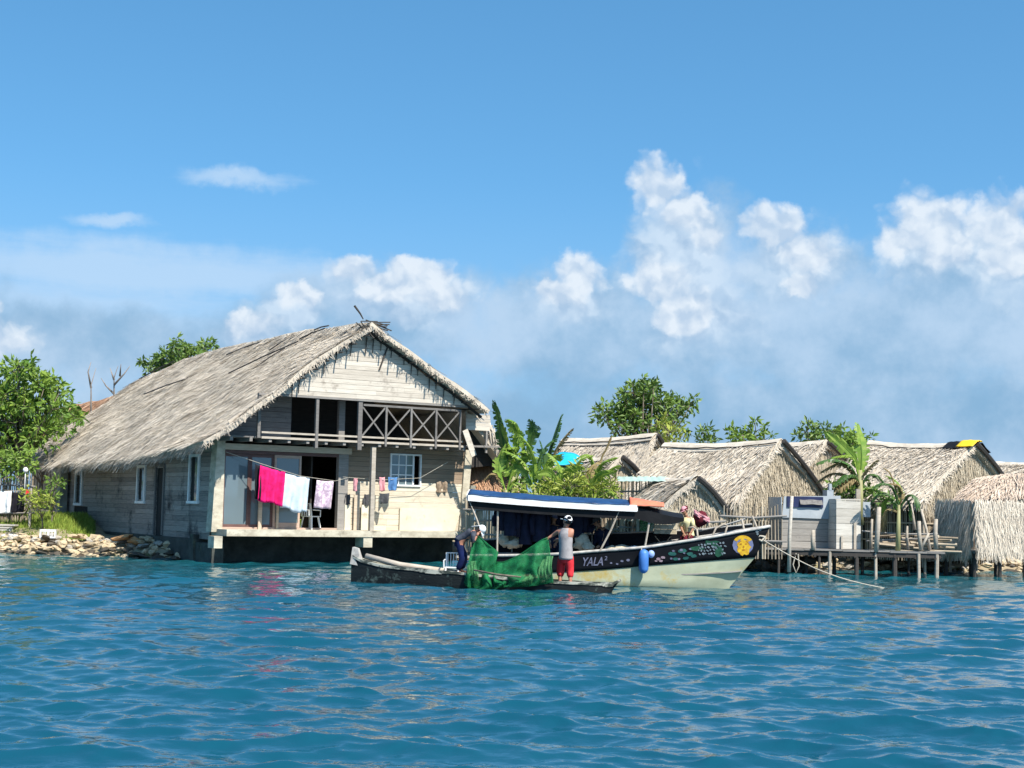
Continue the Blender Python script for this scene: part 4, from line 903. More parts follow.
# ------------------------------------------------------------------ thatched huts of the village
def hut(apx, depth, deg, eL, eR, back, label, roofm='thatch_pale', gable='thatch', wallm='cane', nbl=3000, z0=.6, wall_h=None, over=.22, sag=.15, glow=.35, cap=True, minlen=4.0, fill=True, maxlen=9.0):
    A = atY(apx[0], apx[1], depth); H = Fr((A.x, A.y, z0), deg)
    t = empty('thatched_hut', H, label, 'hut')
    ap = H.v(apx[0], apx[1], 0); l = H.v(eL[0], eL[1], 0); r = H.v(eR[0], eR[1], 0)
    bk = H.u(back[0], back[1], ap.x); Ln = min(max(minlen, bk.y), maxlen); zb = bk.z if minlen <= bk.y <= maxlen else ap.z
    bot = lambda e: Vector((e.x, -over*.4, e.z))
    def slope(e):
        def P(a, b):
            lo = Vector((e.x, -over*.4 + a*Ln, e.z)); hi = Vector((ap.x, -over + a*Ln, lerp(ap.z, zb, a) - .10*math.sin(math.pi*a)))
            p = lo.lerp(hi, b); p.z += .10*math.sin(math.pi*b); return p
        return P
    mb = MB(); PLt = slope(l); PRt = slope(r)
    thatch(mb, PLt, nbl, 24, 10, .16, (.3, .7), (.025, .06), int(nbl*.12), (.25, .6), sag, .06, apx[0])
    thatch(mb, PRt, int(nbl*.35), 20, 8, .16, (.3, .7), (.03, .06), int(nbl*.06), (.25, .55), sag, .06, apx[0]+9)
    verge(mb, [PLt(0, i/8) for i in range(9)], int(nbl*.05), (0, -1, 0), .2, .5); verge(mb, [PRt(0, i/8) for i in range(9)], int(nbl*.02), (0, -1, 0), .2, .85)
    rf = mb.build('roof', M[roofm], t)
    if cap:
        mb = MB(); n = 14
        def C(a, b):
            p = Vector((ap.x, -over + a*Ln, lerp(ap.z, zb, a) - .10*math.sin(math.pi*a))); s = (b-.5)*2
            return p + Vector((s*.34, 0, .10 - .30*abs(s)**1.4 + .03*noise.noise(Vector((a*9, b, apx[0])))))
        mb.sheet(C, n, 6, .03, (0, 0, 1)); mb.build('ridge_cap', M[roofm], rf)
        mb = MB()
        for s in (-1, 1):
            q = [C(i/12, .5+s*.42) + Vector((0, 0, .05+U(-.02, .03))) for i in range(13)]; mb.tube(q, .022, 5)
        mb.build('ridge_pole', M['wood_dark'], rf)
    mb = MB(); mb.tube([PRt(0, i/6)+Vector((0, -.10, .0)) for i in range(7)], .085, 6); mb.build('verge_shade_strip', M['wood_dark'], rf)  # dark tube stands in for the shaded underside of the right verge
    if fill:
        mb = MB()
        def G(a, b):
            e = l.lerp(r, a); k = 1-abs(a-.5)*2; top = lerp(e.z, ap.z, k); return Vector((e.x*.99, .0+U(0, .02), lerp(e.z-.35, top-.02, b)))
        gm = M['thatch_tan' if gable == 'thatch' else gable]
        mb.sheet(G, 16, 8, .06, (0, -1, 0), .7)
        for i in range(int(nbl*.65)):
            a = random.random(); b = random.random(); p = G(a, b) + Vector((0, -.03, 0)); d = Vector((random.gauss(0, .3), U(-.3, -.05), -1)).normalized(); L_ = U(.2, .5); w = U(.007, .019)
            s = Vector((1, random.gauss(0, .4), 0)).normalized()*w; mb.add((p-s, p+s, p+d*L_+s*.4, p+d*L_-s*.4), [(0, 1, 2, 3)])
        mb.build('gable', gm, t)
    zw = min(l.z, r.z)+.05; i = .35
    x0, x1 = min(l.x, r.x)+i, max(l.x, r.x)-i; y0, y1 = .12, Ln-.7
    mb = MB(); w = Vector
    cane(mb, w((x0, y0, 0)), w((x1, y0, 0)), -.2, zw, 13); cane(mb, w((x0, y0, 0)), w((x0, y1, 0)), -.2, zw, 13); cane(mb, w((x1, y0, 0)), w((x1, y1, 0)), -.2, zw, 6); cane(mb, w((x0, y1, 0)), w((x1, y1, 0)), -.2, zw, 6)
    for zz in (.5, 1.1, zw-.25): mb.beam((x0-.1, y0-.05, zz), (x1+.1, y0-.05, zz+U(-.05, .05)), .05); mb.beam((x0-.05, y0-.1, zz), (x0-.05, y1, zz), .05)
    mb.build('cane_wall', M[wallm], t)
    mb = MB()
    for x in (x0-.06, x1+.06, (x0+x1)/2):
        for y in (y0, y1): mb.tube([(x, y, -.4), (x+U(-.03, .03), y, zw+.15)], .06, 6)
    mb.build('posts', M['wood_pole'], t)
    mb = MB(); mb.box(x0+.12, x1-.12, y0+.12, y1-.12, -.1, zw-.1); mb.build('dim_inside', M['thatch_dark'], t)  # dark box stands in for the unlit inside behind the canes
    return t, H, ap, l, r, Ln
hut((652, 435), 59, 45, (628, 490), (684, 490), (560, 440), 'pale thatched hut with its ridge behind the banana plants, left of the leafy tree', nbl=3000)
hut((617, 457), 54, 38, (583, 502), (646, 486), (575, 466), 'small low thatched hut half hidden behind the yellow green banana bush', nbl=1600, minlen=3.0, maxlen=3.5)
hut((776, 441), 51, 45, (735, 503), (826, 502), (660, 445), 'thatched hut with a wide straw gable, just behind the grey plank shed', nbl=3600)
hut((694, 478), 47.5, 20, (656, 512), (726, 512), (672, 484), 'small low thatched hut behind the bow half of the motor boat', 'thatch', nbl=1400, minlen=2.6, maxlen=3.0)
hut((822, 442), 60, 45, (792, 482), (862, 482), (770, 441), 'far thatched hut whose gable shows behind the large banana leaf', nbl=2000)
hE = hut((969, 444), 53, 45, (922, 499), (1010, 493), (864, 443), 'large pale thatched hut with yellow and black sheets on its ridge end', nbl=4200)
hut((1064, 462), 63, 45, (1020, 505), (1110, 500), (1000, 460), 'thatched hut at the right edge behind the hut with the yellow sheet', nbl=2200)
hut((112, 396), 74, 40, (66, 440), (150, 440), (68, 405), 'far brown thatched roof between the left tree and the big house', 'thatch_red', nbl=1500, wallm='cane', minlen=5, cap=False)
# sheets on the ridge of the large hut
t_, H_, ap_, l_, r_, Ln_ = hE
def over_ridge(y0, y1, dl, dr, m, name, label, cat, lift):
    mb = MB()
    def fn(a, b):
        s = lerp(-dl, dr, a); k = (ap_.z-l_.z)/(ap_.x-l_.x) if s < 0 else (ap_.z-r_.z)/(r_.x-ap_.x)
        return Vector((ap_.x+s, lerp(y0, y1, b), ap_.z - abs(s)*k*.96 + lift - .05*(abs(s) < .12) + .03*noise.noise(Vector((s*3, b*3, y0)))))
    mb.sheet(fn, 16, 8, .015, (0, 0, 1)); single(name, mb, M[m], H_, label, cat, None, True)
over_ridge(-.40, .25, .50, .24, 'tarp_yellow', 'plastic_sheet', 'bright yellow plastic sheet folded over the ridge end of the large hut', 'plastic sheet', .19)
over_ridge(.22, .75, .55, .10, 'tarp_black', 'plastic_sheet', 'black plastic sheet on the ridge left of the yellow sheet', 'plastic sheet', .16)
over_ridge(-.40, -.05, -.24, .85, 'tarp_black', 'plastic_sheet', 'black plastic sheet running down the gable edge right of the yellow sheet', 'plastic sheet', .16)
# reddish lean-to in front of the large hut's gable
def leanto(p4, depths, m, name, label, n=500, z=.6, legs=True, seed=0, fringe=60):
    P = [atY(px, py, d) for (px, py), d in zip(p4, depths)]      # eave-left, eave-right, top-right, top-left
    O = (P[0]+P[1])/2; F_ = Fr((O.x, O.y, z), 0); Q = [F_.loc(p) for p in P]
    t = empty(name, F_, label, 'lean-to roof')
    mb = MB(); thatch(mb, lambda a, b: Q[0].lerp(Q[1], a).lerp(Q[3].lerp(Q[2], a), b), n, 14, 8, .1, (.3, .9), (.02, .05), fringe, (.2, .45), .1, .08, seed)
    mb.build('roof', M[m], t)
    mb = MB()
    for q in Q: mb.tube([(q.x, q.y, -.5), (q.x, q.y, q.z-.12)], .045, 6)
    mb.build('posts', M['wood_pole'], t); return t
leanto([(950, 503), (1034, 498), (1030, 474), (976, 478)], [50.2, 50.2, 51.5, 51.5], 'thatch_rose', 'lean_to', 'low rosy tan palm leaf lean-to roof above the thatched screen hut at right', 600, seed=4)
leanto([(468, 498), (525, 498), (505, 464), (467, 461)], [53.0, 53.0, 53.9, 53.9], 'thatch_red', 'lean_to', 'low reddish palm leaf roof against the right side of the big house', 750, seed=6)

# thatched screen hut over the water at far right
def screen_hut():
    F_ = Fr((atY(974, 560, 48.5).x, 48.5, 0), 24)
    t = empty('thatched_screen_hut', F_, 'small stilted hut walled with hanging thatch, dark left side, at the right edge', 'hut')
    c = F_.v(974, 562, 0); tp = F_.v(974, 501, 0); z0 = c.z+.32; z1 = tp.z-.06; wr = 2.4; wl = 1.7
    def face(fn, n, nm, nrm, out):
        mb = MB(); mb.sheet(fn, 10, 8, .05, nrm, .7)
        for i in range(n):
            a = random.random(); b = random.random()**.9; p = fn(a, b) + out*U(.02, .08); d = (Vector((random.gauss(0, .16), random.gauss(0, .1), -1)) + out*U(0, .16)).normalized()
            L_ = U(.25, .6); w = U(.006, .017); e = fn(min(a+.05, 1), b)-fn(max(a-.05, 0), b); e.normalize(); s = e*w
            if b > .93: p = p + Vector((0, 0, U(0, .16)))
            mb.add((p-s, p+s, p+d*L_+s*.3, p+d*L_-s*.3), [(0, 1, 2, 3)], min(1, max(0, random.gauss(.35, .25))))
        return mb.build(nm, M['thatch'], t)
    face(lambda a, b: Vector((a*wr, -.12*(1-b)+.0, lerp(z0+.15, z1, b))), 5500, 'front_wall', (0, -1, 0), Vector((0, -1, 0)))
    face(lambda a, b: Vector((-.02-.0*b, .06+a*wl, lerp(z0+.15, z1, b))), 4200, 'side_wall', (-1, 0, 0), Vector((-1, 0, 0)))
    mb = MB(); mb.box(.08, wr-.06, .1, wl-.05, z0-.05, z0+.03); mb.build('floor', M['wood_grey'], t)
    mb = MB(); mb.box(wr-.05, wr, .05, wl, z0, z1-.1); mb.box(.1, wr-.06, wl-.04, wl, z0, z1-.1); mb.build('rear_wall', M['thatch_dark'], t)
    for x in (.15, wr*.5, wr-.15):
        for y in (.15, wl-.2): mb = MB(); mb.tube([(x, y, -.7), (x+U(-.04, .04), y, z0-.05)], .065, 7); mb.build('post', M['wood_dark'], t)
    return t
screen_hut()

# ------------------------------------------------------------------ dock, shed, fences
DF = Fr((atZ(862, 576).x, 47.6, 0), -10)
def dock():
    t = empty('wooden_dock', DF, 'rickety narrow plank dock on thin posts in front of the village', 'dock')
    zd = DF.v(850, 550, 0).z; xl = DF.v(764, 549, 0).x; xr = DF.v(941, 549, 0).x
    mb = MB(); x = xl
    while x < xr:
        w = U(.5, 1.3)
        for k in range(4): mb.box(x, min(x+w, xr+U(0, .15)), k*.30-.1+U(0, .02), k*.30+.17, zd-.05+U(-.012, .012), zd+U(-.005, .01))
        x += w+.01
    mb.build('deck', M['wood_grey'], t)
    mb = MB(); mb.box(xl, xr, -.06, .02, zd-.20, zd-.065); mb.box(xl, xr, .85, .93, zd-.20, zd-.065); mb.build('bearers', M['wood_dark'], t)
    mb = MB()
    for px in range(775, 940, 20): x = DF.v(px, 552, 0).x; mb.tube([(x, -.15, zd-.22+U(0, .03)), (x, 1.05, zd-.22)], .04, 6)
    mb.build('cross_beams', M['wood_dark'], t)
    for px, yy, r, m in ((778, 0, .05, 'wood_dark'), (806, .8, .06, 'wood_dark'), (819, 0, .05, 'wood_dark'), (830, -.05, .06, 'wood_pole'), (834, .85, .07, 'wood_dark'), (856, 0, .075, 'wood_dark'), (862, .9, .06, 'wood_dark'), (876, -.02, .055, 'wood_pole'), (895, 0, .085, 'wood_dark'), (908, .9, .05, 'wood_dark'), (919, -.06, .06, 'wood_pole'), (925, .9, .05, 'wood_pole'), (936, -.04, .07, 'wood_pole')):
        x = DF.v(px, 560, yy).x; mb = MB(); mb.tube([(x, yy, -.9), (x+U(-.04, .04), yy, zd-.06)], [r, r*.9], 7); mb.build('post', M[m], t)
    return t, zd
dockt, ZD = dock()
def pole(px0, py0, px1, py1, v, r, label, m='wood_pole', name='wooden_pole', cat='pole', fr=None, group=None):
    fr = fr or DF; a = fr.v(px0, py0, v); b = fr.v(px1, py1, v); b0 = Vector((b.x, b.y, 0)); f = Fr(fr.w(b0), math.degrees(fr.th)); mb = MB()
    p = a-b0; q = b-b0; mid = p.lerp(q, .5)+Vector((U(-.03, .03), U(-.02, .02), 0)); mb.tube([q, mid, p], [r, r*.95, r*.8], 7); return single(name, mb, M[m], f, label, cat, group, True)
pole(792, 496, 789, 572, -.12, .065, 'tall white painted pole standing in front of the shed\'s navy tarpaulin', 'board_white')
pole(879, 507, 876, 552, -.05, .085, 'thick pale pole on the dock left of the small banana plant')
pole(872, 519, 871, 550, .3, .05, 'short thin pole just left of the thick pale dock pole')
pole(907, 526, 908, 550, .4, .05, 'short pole on the dock right of the small banana plant')
pole(919, 521, 921, 550, .02, .07, 'crooked forked pole on the dock, second from its right end')
pole(929, 533, 921, 549, .03, .045, 'short slanting branch leaning on the crooked forked pole')
pole(936, 519, 936, 549, 0, .075, 'straight pale pole at the right end of the dock')
pole(921, 509, 930, 550, .9, .05, 'long thin pole leaning left behind the right end of the dock')
pole(911, 504, 915, 530, 1.6, .05, 'thin pole leaning left beside the eave of the large hut')
pole(813, 530, 813, 550, -.1, .07, 'short stub of board standing against the plank shed')
# slack rails behind the dock posts
mb = MB(); a = DF.v(862, 531, .55); b = DF.v(938, 534, .55); mb.tube([a, a.lerp(b, .5)-Vector((0, 0, .05)), b], .03, 6); a = DF.v(866, 541, .6); b = DF.v(930, 538, .6); mb.tube([a, b], .028, 6)
single('pole_rail', mb, M['wood_grey'], Fr(DF.O, -10), 'pair of thin rails tied between the dock poles', 'rail')
# pile of firewood between shed and dock poles
k = 0
mb = MB()
for i in range(34):
    a = DF.v(U(862, 925), U(536, 552), 1.6); b = a + Vector((U(.6, 1.4), U(-.4, .4), U(-.08, .12))); mb.tube([a, b], U(.03, .06), 6)
single('stick_pile', mb, M['cane'], Fr(DF.O, -10), 'heap of sticks and driftwood behind the dock poles', 'stick pile')

def shed():
    F_ = DF; x0 = F_.v(782, 520, .45).x; x1 = F_.v(833, 520, .45).x; xm = F_.v(836, 520, .45).x; x2 = F_.v(862, 520, .45).x; x3 = F_.v(868, 520, .45).x
    O = Fr(F_.w((x0, .45, 0)), 8); g = lambda px, py, v=0: O.v(px, py, v)
    t = empty('plank_shed', O, 'small shed of grey boards and metal sheet standing on the dock', 'shed')
    zb = ZD+.015; zt = g(810, 517).z; ztt = g(810, 497).z; w = x1-x0; wt = g(840, 505).x
    mb = MB(); planks(mb, 0, w, zb, zt, lambda a, z, d: Vector((a, -d, z)), .2, .03, maxlen=1.4, wob=.02); planks(mb, .05, 1.3, zb, zt, lambda a, z, d: Vector((-.01-d*.5, a, z)), .2, .03); mb.build('board_wall', M['shed_board'], t)
    mb = MB(); mb.hexa([(-.02, -.06, zt-.03), (wt, -.06, zt-.06), (wt, -.035, zt-.06), (-.02, -.035, zt-.03), (.05, -.06, ztt), (wt, -.06, ztt+.06), (wt, -.035, ztt+.06), (.05, -.035, ztt)]); mb.box(-.045, -.02, -.035, 1.3, zt, ztt-.02); mb.build('metal_sheet', M['iron_grey'], t)
    a = g(787, 507, -.08); b = g(823, 497, -.08)
    mb = MB(); mb.box(a.x, b.x, -.10, -.065, a.z, b.z); nav = mb.build('dark_opening', M['opening_navy'], t)  # navy slab paints in the unlit inside of the opening
    mb = MB(); mb.sheet(lambda s, q: Vector((lerp(a.x+.42, b.x-.04, s), -.11-.08*q, lerp(b.z-.10, a.z+.10, q)-.01*math.sin(s*9))), 12, 4, .012, (0, -1, .3)); mb.build('flap', M['board_grey'], nav)
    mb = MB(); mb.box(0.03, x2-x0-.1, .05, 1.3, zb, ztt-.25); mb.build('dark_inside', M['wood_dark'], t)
    mb = MB(); x = g(832, 505, -.15).x; mb.box(x-.12, x+.1, -.02, .4, ztt+.02, ztt+.24); mb.box(x-.05, x+.04, -.03, .1, ztt+.24, ztt+.45); mb.build('tank', M['iron_grey'], t)
    # whitewashed box room at the right
    O2 = Fr(F_.w((xm, .25, 0)), 8); t2 = empty('white_plank_box', O2, 'whitewashed plank cubicle joined to the right of the grey shed', 'shed')
    w2 = x2-xm; z2 = O2.v(848, 499).z; mb = MB(); planks(mb, 0, w2, zb, z2, lambda a, z, d: Vector((a, -d, z)), .22, .03, wob=.015); planks(mb, .05, 1.2, zb, z2, lambda a, z, d: Vector((w2+d*.5, a, z)), .22, .03); planks(mb, .05, 1.2, zb, z2, lambda a, z, d: Vector((-d*.5, a, z)), .22, .03); mb.build('board_wall', M['board_white'], t2)
    mb = MB(); p = O2.v(855, 545, -.06); mb.box(p.x-.04, p.x+.04, -.07, -.03, zb, p.z+.7); p = O2.v(842, 545, -.06); mb.box(p.x-.03, p.x+.03, -.07, -.03, zb, p.z+.3); mb.build('batten', M['wood_pole'], t2)
    a = O2.v(862.5, 517, .3); b = O2.v(869, 502, .3); mb = MB(); mb.box(a.x+.02, b.x+.05, .3, .33, a.z, b.z); mb.build('metal_sheet', M['iron_grey'], t2)
    mb = MB(); p = O2.v(858.5, 489, .2); mb.box(p.x-.07, p.x+.07, .2, .3, z2-.1, p.z); mb.build('corner_post', M['wood_pole'], t2)
    mb = MB(); mb.box(.04, w2-.04, .04, 1.2, z2-.16, z2-.12); mb.build('lid', M['wood_dark'], t2)
shed()
# dark crib wall under the shed
mb = MB(); a = DF.v(758, 560, 1.0); b = DF.v(828, 560, 1.0)
for i in range(26):
    x = lerp(a.x, b.x, random.random()); z = U(-.2, ZD-.3); mb.ball((x, 1.0+U(0, .8), z), U(.15, .32), U(.15, .3), U(.1, .22), 8, 6, .5, i)
single('stone_footing', mb, M['rock_dark'], Fr(DF.O, -10), 'dark wet stone footing under the shed end of the dock', 'footing')
mb = MB(); mb.tube([DF.v(796, 553, -.1), DF.v(793, 565, -.12), DF.v(796, 573, -.12), DF.v(799, 566, -.1), DF.v(798, 554, -.1)], .022, 6); single('rope_loop', mb, M['rope'], Fr(DF.O, -10), 'loop of pale rope hanging under the dock by the white pole', 'rope')
# cane fences
def fence(p, q, depth, z0, label, m='cane', dens=11, rails=2, group=None, d2=None):
    a = atY(p[0], p[1], depth); b = atY(q[0], q[1], d2 or depth); F_ = Fr((a.x, a.y, 0), math.degrees(math.atan2(b.y-a.y, b.x-a.x))); L_ = (Vector((b.x, b.y))-Vector((a.x, a.y))).length
    t = empty('cane_fence', F_, label, 'fence'); mb = MB(); zt = (a.z+b.z)/2
    cane(mb, (0, 0, 0), (L_, 0, 0), z0, zt, dens); mb.build('canes', M[m], t)
    mb = MB()
    for k in range(rails): z = lerp(z0, zt, (.35, .82)[k]); mb.tube([(-.1, -.06, z), (L_/2, -.06, z+U(-.05, .05)), (L_+.1, -.06, z+U(-.04, .04))], .035, 6)
    mb.build('rail', M['wood_grey'], t); return t
fence((621, 478), (664, 479), 49.5, .5, 'tall cane fence under the mint tin strip behind the motor boat')
fence((660, 515), (722, 512), 46.3, .5, 'broken cane fence behind the bow of the motor boat', dens=6, d2=46.6)
fence((722, 508), (783, 506), 46.6, .5, 'tall cane fence left of the plank shed', dens=9, d2=47.2)
fence((466, 500), (600, 503), 51.0, .4, 'long cane fence behind the motor boat canopy, right of the big house', dens=30)
fence((585, 489), (625, 488), 50.5, .5, 'dark cane fence at the foot of the banana bush', dens=10)
fence((-24, 475), (34, 474), 55.5, .6, 'pale cane fence behind the washing at the left edge', dens=24)
mb = MB(); a = atY(618, 481, 49); b = atY(668, 481, 49); mb.sheet(lambda s, q: a.lerp(b, s)-a + Vector((0, q*.55, q*.16+.008*math.sin(s*45))), 60, 2, .01, (0, 0, 1)); single('tin_strip', mb, M['tin_mint'], Fr(a), 'narrow mint green tin sheet lying on top of the cane fence', 'tin sheet')
# cyan tarp behind the bananas
mb = MB(); a = atY(541, 462, 55); b = atY(586, 459, 55)
def tf(s, q):
    p = a.lerp(b, s)-a; return p + Vector((0, q*1.1, -.15+q*.5*math.sin(math.pi*(s*.9+.05))**.5 + .05*noise.noise(Vector((s*5, q*3, 1)))))
mb.sheet(tf, 20, 8, .02, (0, -.5, 1)); single('tarp', mb, M['tarp_cyan'], Fr(a), 'bright cyan blue tarpaulin over a low roof behind the banana plants', 'tarpaulin', None, True)
mb = MB(); mb.box(.1, 1.6, .2, 1.2, .5-a.z+a.z-0, a.z-.2); single('low_store', mb, M['cane'], Fr((a.x, a.y, 0)), 'low cane store under the cyan tarpaulin', 'store')

# ------------------------------------------------------------------ left bank things
LF = Fr((atY(10, 540, 54.6).x, 54.6, .62), 0)
def left_bank():
    f = LF; g = lambda px, py, v=0: f.v(px, py, v)
    mb = MB(); a = g(-20, 490); b = g(31, 491); mb.tube([(a.x, 0, a.z-1.3), (a.x, 0, a.z+.05)], .04, 6); mb.tube([(b.x, 0, a.z-1.4), (b.x, 0, b.z+.1)], .045, 6); mb.tube([a, b], .01, 5)
    single('washing_line', mb, M['wood_pole'], f, 'washing line between two poles at the left edge', 'washing line')
    def hang(px0, px1, py, pyb, m, label, **k):
        p = g(px0, py, -.03); q = g(px1, py, -.03); h = p.z-g(px0, pyb).z; mb = MB(); cloth(mb, p-p, q-p, h, **k); single('hanging_cloth', mb, M[m], Fr(f.w(p)), label, 'cloth', None, True)
    hang(-8, 11.5, 491, 513, 'white_cloth', 'big white sheet hanging at the left edge', nf=2.5, fold=.06)
    hang(12.5, 25, 492, 512, 'black_cloth', 'black cloth hanging right of the white sheet', nf=2)
    hang(26, 31, 489, 497, 'red_cloth', 'small red cloth at the right end of the left washing line', nf=1)
    mb = MB(); p = g(25.5, 470, -.2); mb.tube([(0, 0, p.z-1.0), (0, 0, p.z-.1)], .012, 6); mb.ball((0, 0, p.z), .10, .08, .10, 12, 8); single('white_float', mb, M['white_plastic'], Fr(f.w((p.x, p.y, 0))), 'round white float stuck on a pole by the left bushes', 'float', None, True)
    p = atY(48, 538, 52.6); fr = Fr((p.x, p.y, p.z), 10); t = empty('plastic_crate', fr, 'small white plastic crate standing on the rubble bank', 'crate'); m = M['white_plastic']
    mb = MB(); w, d, h = .25, .18, .30
    for x in (-w, w): mb.box(x-.02, x+.02, -d, d, 0, h)
    for y in (-d, d):
        mb.box(-w+.02, w-.02, y-.015, y+.015, 0, .06); mb.box(-w+.02, w-.02, y-.015, y+.015, h-.07, h); mb.box(-.02, .02, y-.012, y+.012, .06, h-.07); mb.box(-.13, -.11, y-.01, y+.01, .06, h-.07); mb.box(.11, .13, y-.01, y+.01, .06, h-.07)
    mb.build('frame', m, t); mb = MB(); mb.box(-w+.02, w-.02, -d+.02, d-.02, .01, .025); mb.build('base', M['wood_dark'], t)
    # stack of pale boards
    mb = MB()
    for i in range(4): mb.box(-.35+U(-.1, .1), .35+U(-.1, .1), -.2, .2, i*.09, i*.09+.06)
    p = g(6, 522, -.2); single('board_stack', mb, M['board_white'], Fr(f.w((p.x, p.y, 0))), 'low stack of whitish boards under the hanging sheet', 'boards')
left_bank()

# ------------------------------------------------------------------ trees and plants
def px_tree(name, px, depth, blobs, label, z0=.6, **k):
    O = atY(px, 520, depth); f = Fr((O.x, depth, z0), 0); pts = []
    for bx, by, sp, n in blobs:
        for i in range(n):
            q = f.v(bx+random.gauss(0, sp), by+random.gauss(0, sp*.8), U(-1.1, 1.1)); pts.append(q)
    H = max(p.z for p in pts); return tree(name, f, pts, H, label, **k)
px_tree('leafy_tree', 20, 60, [(14, 375, 7, 7), (40, 382, 6, 5), (0, 395, 10, 8), (25, 410, 10, 9), (52, 402, 6, 5), (-20, 400, 12, 8), (5, 440, 12, 8), (38, 428, 8, 5), (66, 412, 5, 2), (-30, 440, 12, 6)], 'big bright green leafy tree at the left edge', nl=74, size=(.2, .42), crad=(.33, .62))
px_tree('broad_shrub', 40, 70, [(46, 440, 9, 4), (65, 424, 8, 4), (25, 450, 8, 4)], 'yellow green shrub between the left tree and the big roof', leafm='leaf_yellow', nl=90, size=(.2, .42), crad=(.4, .65), trunk_r=.07)
px_tree('dark_shrub', 62, 68, [(72, 428, 9, 5), (55, 446, 8, 4)], 'dark shrub beside the far end of the big roof', leafm='leaf_dark', nl=80, size=(.2, .4), crad=(.4, .7), trunk_r=.07)
px_tree('low_bush', 10, 55.4, [(8, 464, 7, 5), (-8, 466, 8, 4), (18, 458, 6, 3)], 'bright low bush above the washing at the left edge', leafm='leaf', nl=90, size=(.14, .3), crad=(.3, .5), trunk_r=.05)
px_tree('low_bush', 42, 54.2, [(38, 497, 5, 4), (47, 502, 4, 4), (33, 503, 5, 3)], 'yellow green bush on the grass beside the corner pillar', leafm='leaf_yellow', nl=70, size=(.10, .22), crad=(.18, .3), trunk_r=.03)
px_tree('low_bush', 52, 55.6, [(51, 482, 3, 4), (50, 497, 4, 4)], 'thin tall bush against the shaded corner pillar', leafm='leaf', nl=50, size=(.1, .22), crad=(.2, .3), trunk_r=.03)
px_tree('leafy_tree', 185, 72, [(166, 360, 4, 4), (180, 353, 5, 5), (194, 356, 5, 4), (153, 368, 3, 3), (205, 348, 3, 2), (174, 369, 9, 5)], 'dark leafy tree showing above the back of the big roof', leafm='leaf_dark', nl=75, size=(.2, .4), crad=(.3, .5))
px_tree('leafy_tree', 645, 66, [(645, 396, 8, 7), (622, 408, 7, 6), (668, 405, 7, 6), (645, 416, 13, 8), (606, 413, 4, 3), (685, 405, 4, 3), (628, 428, 12, 6), (662, 428, 11, 6), (644, 386, 4, 2), (632, 389, 3, 1)], 'round dark green tree rising above the hut roofs right of the big house', leafm='leaf_dark', nl=62, size=(.2, .42), crad=(.3, .55), trunk_r=.2)
px_tree('slender_tree', 668, 60.5, [(668, 428, 3, 3), (668, 444, 3, 3), (676, 434, 4, 2)], 'yellow green young tree between two hut roofs', leafm='leaf_yellow', nl=55, size=(.18, .34), crad=(.25, .45), trunk_r=.06)
px_tree('far_bush', 712, 70, [(700, 436, 5, 2), (714, 440, 5, 2)], 'low treetop just above the ridge right of the round tree', leafm='leaf_dark', nl=60, size=(.2, .4), crad=(.35, .5), trunk_r=.06)
px_tree('far_bush', 752, 68, [(744, 438, 4, 3), (758, 437, 5, 3)], 'green treetop above the ridge of the hut behind the shed', leafm='leaf', nl=70, size=(.2, .42), crad=(.35, .55), trunk_r=.06)
px_tree('far_bush', 808, 70, [(806, 437, 4, 3), (814, 437, 4, 2), (825, 431, 2, 2)], 'dark treetop behind the far hut left of the large banana plant', leafm='leaf_dark', nl=70, size=(.2, .42), crad=(.3, .5), trunk_r=.06)
px_tree('far_bush', 845, 66, [(842, 440, 4, 4), (855, 442, 4, 4), (848, 452, 6, 4)], 'green bushy treetop directly behind the large banana plant', leafm='leaf', nl=80, size=(.2, .4), crad=(.3, .55), trunk_r=.06)
px_tree('low_bush', 852, 50.6, [(842, 488, 5, 4), (852, 492, 5, 4), (872, 494, 5, 4), (884, 500, 5, 4)], 'dark low greenery between the plank shed and the small banana plant', leafm='leaf_dark', nl=60, size=(.12, .3), crad=(.2, .35), trunk_r=.03)
# leafless branches behind the left roof
def bare(px, depth, forks, label):
    O = atY(px, 500, depth); f = Fr((O.x, depth, .6), 0); mb = MB()
    for line in forks:
        q = [f.v(x, y, U(-.3, .3)) for x, y in line]; n = len(q); mb.tube(q, [lerp(.055, .012, i/(n-1)) for i in range(n)], 5)
    single('bare_tree', mb, M['bare_branch'], f, label, 'tree', None, True)
bare(92, 70, [[(91, 430), (91, 400), (91, 385), (96, 368)], [(91, 388), (88, 372), (91, 362)]], 'thin leafless branch standing above the far brown roof')
bare(113, 70, [[(114, 430), (114, 396), (114, 378), (118, 366)], [(114, 385), (124, 374), (130, 366)], [(114, 394), (106, 386), (101, 378)], [(114, 380), (110, 368)], [(120, 376), (121, 364)]], 'leafless forked tree showing behind the slope of the big roof')
